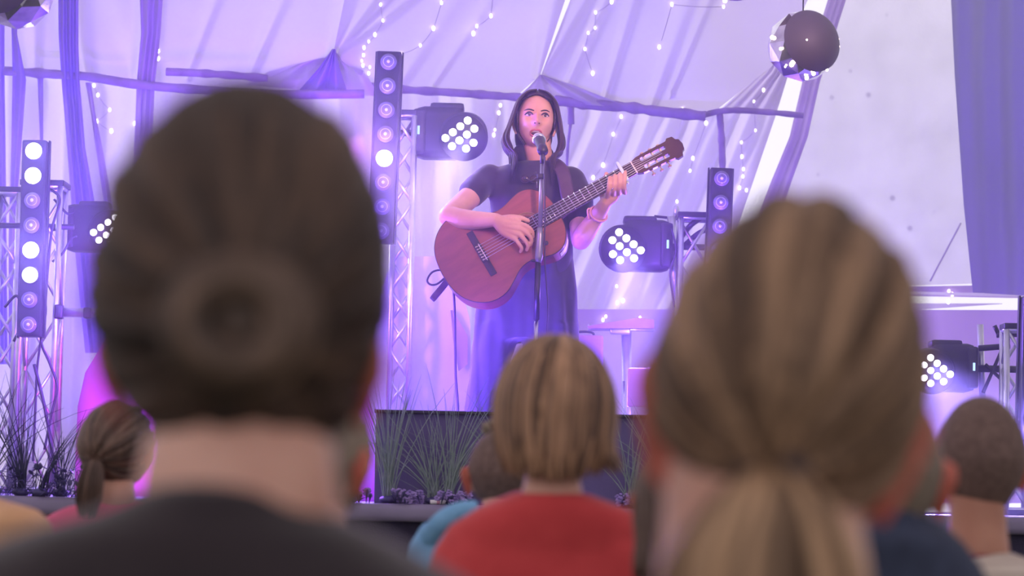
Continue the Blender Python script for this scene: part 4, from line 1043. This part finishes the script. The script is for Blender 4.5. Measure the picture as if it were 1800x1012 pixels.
g = bmesh.new(); box(g, Vector((.006, 0, .0145)), (.003, .072, .006)); gpart('saddle', g, 'bone', br)
g = bmesh.new()
for k in range(6): 
    y = (k-2.5)*.0115; tube(g, [Vector((.004, y, .016)), Vector((-.008, y, .012)), Vector((-.010, y, .016)), Vector((-.004, y+.003, .014))], .0011, 5)
gpart('string_knots', g, 'bone', br)
g = bmesh.new()   # neck
for i, (x, wd, zd) in enumerate(((.30, .031, .05), (.33, .030, .03), (.37, .029, .020), (.5, .0275, .018), (.655, .026, .016))): pass
rings = []
for x, wd, zd in ((.315, .031, .080), (.335, .0305, .05), (.36, .030, .026), (.42, .029, .021), (.54, .0275, .019), (.655, .026, .018)):
    rings.append([g.verts.new((x, wd*math.cos(q*math.pi/10), .002-zd*math.sin(q*math.pi/10))) for q in range(11)])
for A, B in zip(rings, rings[1:]):
    for q in range(10): g.faces.new((A[q], A[q+1], B[q+1], B[q]))
    g.faces.new((A[10], A[0], B[0], B[10]))
g.faces.new(rings[-1]); gpart('neck', g, 'headwood')
g = bmesh.new()
x0, x1 = .238, .65
vs = [(x0, -.0315, .003), (x1, -.026, .003), (x1, .026, .003), (x0, .0315, .003)]; lo = [g.verts.new(v) for v in vs]; hi = [g.verts.new((v[0], v[1], .0095)) for v in vs]
g.faces.new(hi); g.faces.new(lo[::-1])
for i in range(4): g.faces.new((lo[i], lo[(i+1) % 4], hi[(i+1) % 4], hi[i]))
fb = gpart('fingerboard', g, 'ebony', smooth=False)
g = bmesh.new()
for k in range(1, 19):
    x = .65-.65*(1-2**(-k/12)); wd = .026+(.65-x)*.0133; tube(g, [Vector((x, -wd, .0098)), Vector((x, wd, .0098))], .0014, 6)
gpart('frets', g, 'chrome', fb)
g = bmesh.new(); box(g, Vector((.6515, 0, .009)), (.005, .052, .011), None, .001); gpart('nut', g, 'bone')
# headstock with its two slots
g = bmesh.new()
hs = [(.653, .026), (.675, .034), (.70, .0355), (.79, .037), (.806, .038), (.814, .046), (.836, .043), (.842, .028), (.853, .022), (.858, .0)]
hs_o = [Vector((x, y, 0)) for x, y in hs]+[Vector((x, -y, 0)) for x, y in hs[-2::-1]]
def slot(y0): return [Vector((.69, y0-.007, 0)), Vector((.685, y0, 0)), Vector((.69, y0+.007, 0)), Vector((.79, y0+.007, 0)), Vector((.795, y0, 0)), Vector((.79, y0-.007, 0))]
from mathutils.geometry import tessellate_polygon
loops = [hs_o, slot(.017), slot(-.017)]; flat = [p for l in loops for p in l]; tris = tessellate_polygon(loops)
HT = lambda p, z: Vector((p.x, p.y, z-(p.x-.653)*.14))
A = [g.verts.new(HT(p, .006)) for p in flat]; B = [g.verts.new(HT(p, -.013)) for p in flat]
for t in tris:
    g.faces.new([A[i] for i in t]); g.faces.new([B[i] for i in t][::-1])
k0 = 0
for l in loops:
    for i in range(len(l)):
        a, b = k0+i, k0+(i+1) % len(l); g.faces.new((A[a], B[a], B[b], A[b]))
    k0 += len(l)
hd = gpart('headstock', g, 'headwood', smooth=False)
for sy in (1, -1):
    for k in range(3):
        x = .705+k*.034; z = -.004-(x-.653)*.14
        g = bmesh.new(); tube(g, [Vector((x, sy*.008, z)), Vector((x, sy*.030, z))], .0048, 10); gpart('roller', g, 'bone', hd)
        g = bmesh.new(); tube(g, [Vector((x, sy*.036, z)), Vector((x+.002, sy*.043, z-.006)), Vector((x+.002, sy*.046, z-.016))], .0022, 8); ell(g, Vector((x+.002, sy*.047, z-.022)), (.008, .0045, .010)); gpart('tuning_peg', g, 'peg', hd)
g = bmesh.new()
for k in range(6):
    y = (k-2.5); tube(g, [Vector((.006, y*.0115, .017)), Vector((.6515, y*.0085, .0145)), Vector((.71+.03*(k if k < 3 else 5-k), y*.0062, .002))], .00075 if k > 2 else .0010, 5)
gpart('strings', g, 'string')
g = bmesh.new(); i0 = min(range(n), key=lambda i: (outline[i]-Vector((.285, -.125, 0))).length)
for i in range(i0-5, i0+5):
    p, q = outline[i], outline[i+1]; off = Vector((0, -.0012, 0)); c = (p+q)/2
    nn = Vector((q.y-p.y, -(q.x-p.x), 0)).normalized()
    if nn.y > 0: nn = -nn
    f = [g.verts.new(v+nn*.0012+Vector((0, 0, z))) for v, z in ((p, -.03), (q, -.03), (q, -.07), (p, -.07))]; g.faces.new(f)
gpart('paper_label', g, 'white_label', smooth=False)
# capo
croot = empty('capo', GP(1099, 303, .02), 'pale mint capo clamped behind the nut of the guitar', 'capo')
g = bmesh.new(); box(g, Vector((.606, .004, .021)), (.012, .078, .009), None, .003); g.transform(GM); part('bar', g, M['mint'], croot)
g = bmesh.new(); tube(g, smooth_path([Vector((.606, .040, .022)), Vector((.606, .047, .010)), Vector((.606, .040, -.024)), Vector((.606, .0, -.032)), Vector((.606, -.03, -.03))], 4), .0055, 8); g.transform(GM); part('jaw', g, M['mint'], croot)
# strap and leads
g = bmesh.new(); pp = smooth_path([P(962, 282, 10.47), P(975, 286, 10.33), P(988, 300, 10.262), P(994, 322, 10.235), P(998, 345, 10.21), P(1006, 366, 10.18)], 6)
tube(g, pp, .027, 8, True, .09, up=(0, -1, .2)); sr = link('guitar_strap', g, M['strap']); tag(sr, 'dark woven guitar strap over the singer\'s shoulder with its end hanging at the guitar tail', 'strap')
g = bmesh.new(); e0 = P(795, 484, 10.14); e1 = P(759, 527, 10.12)
tube(g, smooth_path([P(812, 478, 10.2), e0, (e0+e1)/2, e1], 4), [.014]*12+[.012], 10, True, .2, up=(0, -1, 0)); link('strap_end', g, M['strap'], sr)
o = cable([(786, 488), (776, 475), (760, 478), (751, 492), (757, 500), (770, 498), (788, 482)], 10.16, .0042, 'black cable loop poking out behind the guitar tail')
cable([(796, 497), (799, 540), (800, 600), (801, 660), (805, 724), (808, 884)], 10.18, .0048, 'black twisted cable hanging straight down from the guitar to the stage')

# ------------------------------------------------------------------ singer
SY = 10.36; s = pxm(SY)
hw, hh, hdp = .146, .222, .19
HM = head_matrix(P(941, 213, SY-.01), math.pi+R(4), R(3), R(-2))
def face_pt(x, z, off=0):
    ux, uz = x/(hw/2), z/(hh/2)
    for _ in range(3):
        uy = math.sqrt(max(.02, 1-ux*ux-uz*uz)); u = Vector((ux, uy, uz)).normalized(); p = head_shape(u, hw, hdp, hh, True, .5)
        ux = u.x + (x-p.x)/(hw/2); uz = u.z + (z-p.z)/(hh/2)
    return p+Vector((0, off, 0))
g = bmesh.new(); add_head(g, HM, hw, hdp, hh, True, .5, n=90)
for sd in (-1, 1): add_ear(g, HM, hw, hdp, hh, sd, 1.0)
tube(g, smooth_path([P(943, 240, SY+.02), P(945, 262, SY+.015), P(948, 282, SY+.03), P(950, 300, SY+.04)], 5), lerp_list([.056, .054, .056, .075], 5), 28)
loft_px(g, SY+.04, [(296, 905, 995, .06, 0), (310, 865, 1008, .08, 0), (345, 868, 1000, .09, 0), (400, 880, 995, .09, 0), (470, 885, 990, .09, 0)])
# right arm (image left)
el = P(789, 380, 10.14); sh = P(853, 322, 10.38); wr = P(872, 386, 10.02)
limb(g, [sh, P(822, 350, 10.28), el], [.052, .044, .040], 20)
limb(g, [el, P(815, 386, 10.10), P(845, 387, 10.06), wr], [.040, .041, .034, .025], 20)
G_ = lambda x, y, o_: GP(x, y, o_)
def finger(g, pts, r0, r1): limb(g, pts, [r0+(r1-r0)*i/(len(pts)-1) for i in range(len(pts))], 12, k=4)
palm = [(892, 392, .058), (906, 396, .060), (902, 408, .055), (890, 402, .050)]
limb(g, [wr, G_(892, 392, .055), G_(912, 393, .056)], [.025, .022, .013], 16)
limb(g, [wr, G_(890, 397, .052), G_(914, 402, .054)], [.025, .022, .013], 16)
limb(g, [wr, G_(888, 402, .048), G_(912, 411, .050)], [.025, .021, .013], 16)
limb(g, [wr, G_(886, 406, .045), G_(905, 419, .045)], [.024, .020, .012], 16)
finger(g, [G_(912, 393, .056), G_(925, 397, .055), G_(935, 406, .040), G_(937, 416, .024)], .0105, .0075)
finger(g, [G_(914, 402, .054), G_(926, 409, .054), G_(934, 420, .040), G_(933, 430, .024)], .0105, .0075)
finger(g, [G_(912, 411, .050), G_(921, 420, .050), G_(928, 431, .036), G_(926, 439, .022)], .010, .0072)
finger(g, [G_(905, 419, .045), G_(912, 428, .044), G_(917, 436, .034), G_(915, 442, .022)], .009, .0066)
finger(g, [G_(885, 384, .050), G_(900, 382, .056), G_(915, 383, .050), G_(928, 388, .036)], .014, .0085)
# left arm (image right)
el2 = P(1021, 422, 10.30); sh2 = P(1008, 322, 10.40); wr2 = GP(1066, 354, -.055)
limb(g, [sh2, P(1016, 370, 10.37), el2], [.052, .043, .038], 20)
limb(g, [el2, P(1030, 408, 10.24), P(1048, 382, 10.19), wr2], [.038, .040, .032, .023], 20)
limb(g, [wr2, GP(1070, 346, -.045), GP(1069, 338, -.035)], [.023, .022, .013], 14)
limb(g, [wr2, GP(1078, 345, -.045), GP(1086, 336, -.030)], [.023, .023, .014], 14)
limb(g, [wr2, GP(1076, 345, -.040), GP(1079, 338, -.030)], [.023, .022, .014], 14)
for i in range(4):
    x = 1069+9.0*i; k = -1.6*i
    finger(g, [GP(x-1+1.2*i, 344+k*1.2, -.022), GP(x+1, 334+k, .018), GP(x+2, 321+k, .034), GP(x+3, 312+k*2, .020)], .0100, .0078)
finger(g, [wr2, GP(1058, 338, -.052), GP(1062, 321, -.044), GP(1066, 306, -.020)], .016, .0095)
singer = organic('person', g, M['skin'], None, .0034, 2)
tag(singer, 'woman with long dark hair in a black tee, singing and playing guitar on stage', 'person')

# face details
for sd in (-1, 1):
    c = face_pt(sd*.0315, .010, -.0015)
    g = bmesh.new(); ell(g, c, (.0135, .0045, .0062)); g.transform(HM); ew = link('eye', g, M['eyewhite'], singer)
    g = bmesh.new(); ell(g, c+Vector((-.001, .0028, .0003)), (.0058, .003, .0058), u=20, v=14); g.transform(HM); link('iris', g, M['iris'], ew)
    g = bmesh.new(); tube(g, smooth_path([face_pt(sd*(.0315+k*.0155), .010+.0078*(1-k*k)-.001*abs(k), .0035) for k in (-1, -.5, 0, .5, 1)], 4), lerp_list([.0016, .003, .0036, .0036, .0024], 4), 8); g.transform(HM); link('eyelid_line', g, M['brow'], singer)
    g = bmesh.new(); tube(g, smooth_path([face_pt(sd*(.014+k*.036), .0245+.0075*math.sin(k*2.2)-.003*k*k, .002) for k in (0, .33, .66, 1)], 4), lerp_list([.0022, .0032, .0028, .001], 4), 8); g.transform(HM); link('eyebrow', g, M['brow'], singer)
    g = bmesh.new(); ell(g, face_pt(sd*.0085, -.0265, .0005), (.0035, .002, .0022), u=10, v=8); g.transform(HM); link('nostril', g, M['mouth'], singer)
mz = -.060
g = bmesh.new(); ell(g, face_pt(0, mz, -.004), (.0195, .006, .0095)); g.transform(HM); mo = link('mouth', g, M['mouth'], singer)
g = bmesh.new(); ell(g, face_pt(0, mz+.0060, -.001), (.0145, .004, .0028)); g.transform(HM); link('teeth', g, M['teeth'], mo)
g = bmesh.new(); pp = []
for q in range(25):
    a = q/24*2*math.pi; x = .0225*math.cos(a); z = mz+(.0118 if math.sin(a) > 0 else .0125)*math.sin(a)-(.0018*gs(x, .006) if math.sin(a) > 0 else 0)
    pp.append(face_pt(x, z, .0005))
tube(g, pp, [.0026+.0016*abs(math.sin(q/24*2*math.pi)) for q in range(25)], 8, False); g.transform(HM); link('lips', g, M['lips'], singer)

# hair
rd = random.Random(21)
def not_face(u): return not (u.y > .12 and u.z < .80-.25*abs(u.x) and abs(u.x) < .90)
g = hair_cap(HM, hw, hdp, hh, .010, lambda u: not_face(u) and u.z > -.8, .005, disp=lambda u: .006*max(0, u.z)-.004*gs(u.x, .06)*max(0, u.z))
for i in range(300):
    sd = -1 if i % 2 else 1; lay = rd.random(); bk = rd.random()
    y0 = .052-.13*bk
    wv = rd.uniform(-1, 1)*.006; ph = rd.uniform(-.6, .6)+ (0 if sd > 0 else .5); L = rd.uniform(.17, .235)-(.03*bk)+(.045 if sd < 0 else .030)
    out = .006+.012*lay
    wid = .022 if sd > 0 else .017        # her right side (image left) flares more
    pts = [Vector((sd*.004, y0*.9+.01, .118+.004*lay-.25*max(0, y0-.03)-.25*max(0, -y0-.04))), Vector((sd*.040, y0+.014, .108+.003*lay-.2*max(0, y0-.02))), Vector((sd*(.066+out*.6), y0+.010-.02*bk, .070)),
           Vector((sd*(.077+out), y0-.002, .02)), Vector((sd*(.080+out+wid*.5), y0-.008, -.03)), Vector((sd*(.080+out+wid+wv), y0-.006, -.075)),
           Vector((sd*(.070+out+wid*.9+wv+.010*math.sin(ph)), y0+.004, -.115)), Vector((sd*(.062+out+wid*.6-wv-.012*math.sin(ph+1)), y0+.016, -.155)), Vector((sd*(.060+out+.010*math.sin(ph+2)), min(y0+.034, .068), -L))]
    pts = smooth_path([HM @ p for p in pts], 4); n_ = len(pts); r = rd.uniform(.0032, .0062)
    tube(g, pts, [r*(.5+.6*min(1, q/6))*(1 if q < n_-8 else max(.12, (n_-1-q)/8)) for q in range(n_)], 6, True, .6)
ell(g, HM @ Vector((0, -.055, -.05)), (.075, .035, .10)); ell(g, HM @ Vector((0, -.05, -.13)), (.085, .03, .06))
link('hair', g, M['hair_dark'], singer)

# tee shirt
g = bmesh.new()
loft_px(g, SY+.04, [(283, 922, 974, .064, -.002), (288, 905, 988, .076, 0), (295, 878, 1004, .088, 0), (306, 858, 1014, .098, 0), (330, 852, 1016, .106, -.004), (370, 862, 1008, .112, -.004), (420, 872, 1003, .108, 0), (462, 872, 1004, .112, 0), (490, 868, 1006, .11, 0)])
limb(g, [P(860, 314, 10.39), P(845, 325, 10.36), P(831, 337, 10.31)], [.057, .057, .055], 22)
limb(g, [P(1004, 318, 10.40), P(1012, 345, 10.395), P(1018, 384, 10.365)], [.060, .060, .058], 22)
tee = organic('tshirt', g, M['tee_black'], singer, .006, 3, folds(.010, 9, (1, 1, .8), 4))
# wide trousers
g = bmesh.new()
loft_px(g, SY+.05, [(452, 868, 1006, .118, 0), (480, 862, 1010, .125, 0), (515, 842, 1014, .135, 0), (560, 832, 1016, .14, 0), (600, 830, 1018, .135, 0)])
loft_px(g, SY+.05, [(570, 832, 925, .12, 0), (630, 826, 895, .115, 0), (690, 819, 876, .11, 0), (740, 815, 866, .11, 0), (872, 806, 862, .11, 0)])
loft_px(g, SY+.05, [(570, 915, 1017, .12, 0), (630, 925, 1018, .12, 0), (690, 930, 1014, .115, 0), (740, 932, 1012, .11, 0), (872, 936, 1008, .11, 0)])
organic('trousers', g, M['trousers'], singer, .0085, 3, folds(.016, 8, (1.6, 1.2, .25), 9))
for x in (836, 972):
    g = bmesh.new(); c = P(x, 880, SY+.02); c.z = SZ+.036; ell(g, c, (.045, .13, .033)); link('shoe', g, M['tee_black'], singer)
# bracelet, ring, glasses
g = bmesh.new(); c = P(1052, 376, 10.18); ax = (wr2-el2).normalized(); e1 = ax.cross(Vector((0, -1, 0))).normalized(); e2 = ax.cross(e1)
tube(g, [c+e1*(.036*math.cos(q*.5236))+e2*(.036*math.sin(q*.5236)) for q in range(13)], .0045, 8, False)
tube(g, smooth_path([c+e1*-.036, c+e1*-.052+Vector((0, -.01, -.015)), c+e1*-.046+Vector((0, -.01, -.05))], 3), .0035, 6)
tag(link('bracelet', g, M['pinkplastic']), 'pink cord bracelet with a loose end on the fretting wrist', 'bracelet')
g = bmesh.new(); c = GP(1079, 332, .019); tube(g, [c+Gu*(.0108*math.cos(q*.5236))+Gw*(.0108*math.sin(q*.5236)) for q in range(13)], .0022, 8, False)
tag(link('finger_ring', g, M['chrome']), 'silver ring on a finger of the fretting hand', 'ring')
root = empty('sunglasses', P(930, 313, 10.25), 'dark sunglasses hooked on the neckline of the black tee', 'sunglasses')
for x in (923, 938):
    g = bmesh.new(); ell(g, P(x, 314, 10.262), (.0155, .005, .014)); ln = part('lens', g, M['iris'], root)
    g = bmesh.new(); cc = P(x, 314, 10.26); tube(g, [cc+Vector((.0165*math.cos(q*.2618), 0, .015*math.sin(q*.2618))) for q in range(25)], .0018, 6, False); part('frame', g, M['tee_black'], root)
g = bmesh.new(); tube(g, [P(938, 306, 10.262), P(943, 300, 10.27), P(944, 330, 10.255)], .0018, 6); part('temple', g, M['chrome'], root)

# microphone and its stand
mg = P(947, 244, 10.15); md = (P(958, 276, 9.93)-mg).normalized(); qm = md.to_track_quat('Z', 'Y').to_matrix()
root = empty('microphone', mg, 'handheld microphone with silver mesh ball at the singer\'s mouth', 'microphone')
g = bmesh.new(); ell(g, mg, (.0245, .0245, .028), qm); part('grille', g, M['grille'], root)
g = bmesh.new(); tube(g, [mg+md*.012, mg+md*.016, mg+md*.019, mg+md*.024], [.0248, .0262, .0262, .0235], 24); part('ring', g, M['chrome'], root)
g = bmesh.new(); tube(g, [mg+md*.022, mg+md*.05, mg+md*.12, mg+md*.17], [.022, .020, .018, .0155], 20); part('handle', g, M['black_metal'], root)
MY = mg.y+md.y*.1
tp = mg+md*.16+Vector((0, 0, -.03)); bx = P(943, 590, tp.y); low = lambda py, px: P(px, py, tp.y)
root = empty('microphone_stand', Vector((bx.x-.01, tp.y, SZ)), 'straight black and silver microphone stand in front of the singer', 'microphone stand')
g = bmesh.new(); tube(g, [mg+md*.12, mg+md*.165], .0205, 16, True); tube(g, [mg+md*.15, tp, tp+Vector((0, 0, -.02))], .010, 12); part('clip', g, M['black_plastic'], root)
g = bmesh.new(); tube(g, [tp+Vector((0, 0, -.015)), low(404, 949)], .0088, 16); part('upper_tube', g, M['gunmetal'], root)
g = bmesh.new(); box(g, low(310, 951), (.028, .03, .02), None, .005); tube(g, smooth_path([low(312, 944), low(318, 934), low(312, 922)], 4), .003, 8); part('cable_clip', g, M['black_plastic'], root)
g = bmesh.new(); tube(g, [low(400, 949), low(412, 949), low(452, 947), low(464, 946)], [.010, .0145, .0155, .010], 18); part('clutch', g, M['gunmetal'], root)
g = bmesh.new(); tube(g, [low(428, 948), low(427, 960)], .004, 8); ell(g, low(427, 960), (.009, .006, .009)); ell(g, low(458, 938), (.012, .006, .006)); part('clutch_knob', g, M['black_plastic'], root)
g = bmesh.new(); tube(g, [low(460, 946), low(562, 943)], .0115, 18); part('lower_tube', g, M['black_metal'], root)
g = bmesh.new(); f = Vector((low(562, 943).x-.012, tp.y, SZ+.02)); tube(g, [low(560, 943), f], .0078, 16); part('base_tube', g, M['chrome'], root)
g = bmesh.new(); loft(g, [(f+Vector((0, 0, -.018)), .14, .14), (f+Vector((0, 0, -.006)), .138, .138), (f+Vector((0, 0, .004)), .04, .04), (f+Vector((0, 0, .02)), .014, .014)]); part('base', g, M['black_metal'], root)
cable([(958, 276), (957, 310), (958, 380), (957, 428), (959, 480), (963, 540), (960, 600), (962, 700), (965, 884)], tp.y-.03, .0030, 'thin black microphone cable running down beside the stand')

# ------------------------------------------------------------------ haze over the stage
m, nt, out = new_mat('haze'); vs = nt.nodes.new('ShaderNodeVolumeScatter'); vs.inputs['Color'].default_value = (.93, .90, 1, 1); vs.inputs['Density'].default_value = HAZE; vs.inputs['Anisotropy'].default_value = .25
nt.links.new(vs.outputs[0], out.inputs['Volume'])
g = bmesh.new(); box(g, (0, 10.78, SZ+.004+1.6), (7, 4.16, 3.2)); hz = link('haze', g, m, None, False); tag(hz, 'thin violet haze hanging over the whole stage', 'haze', kind='stuff')
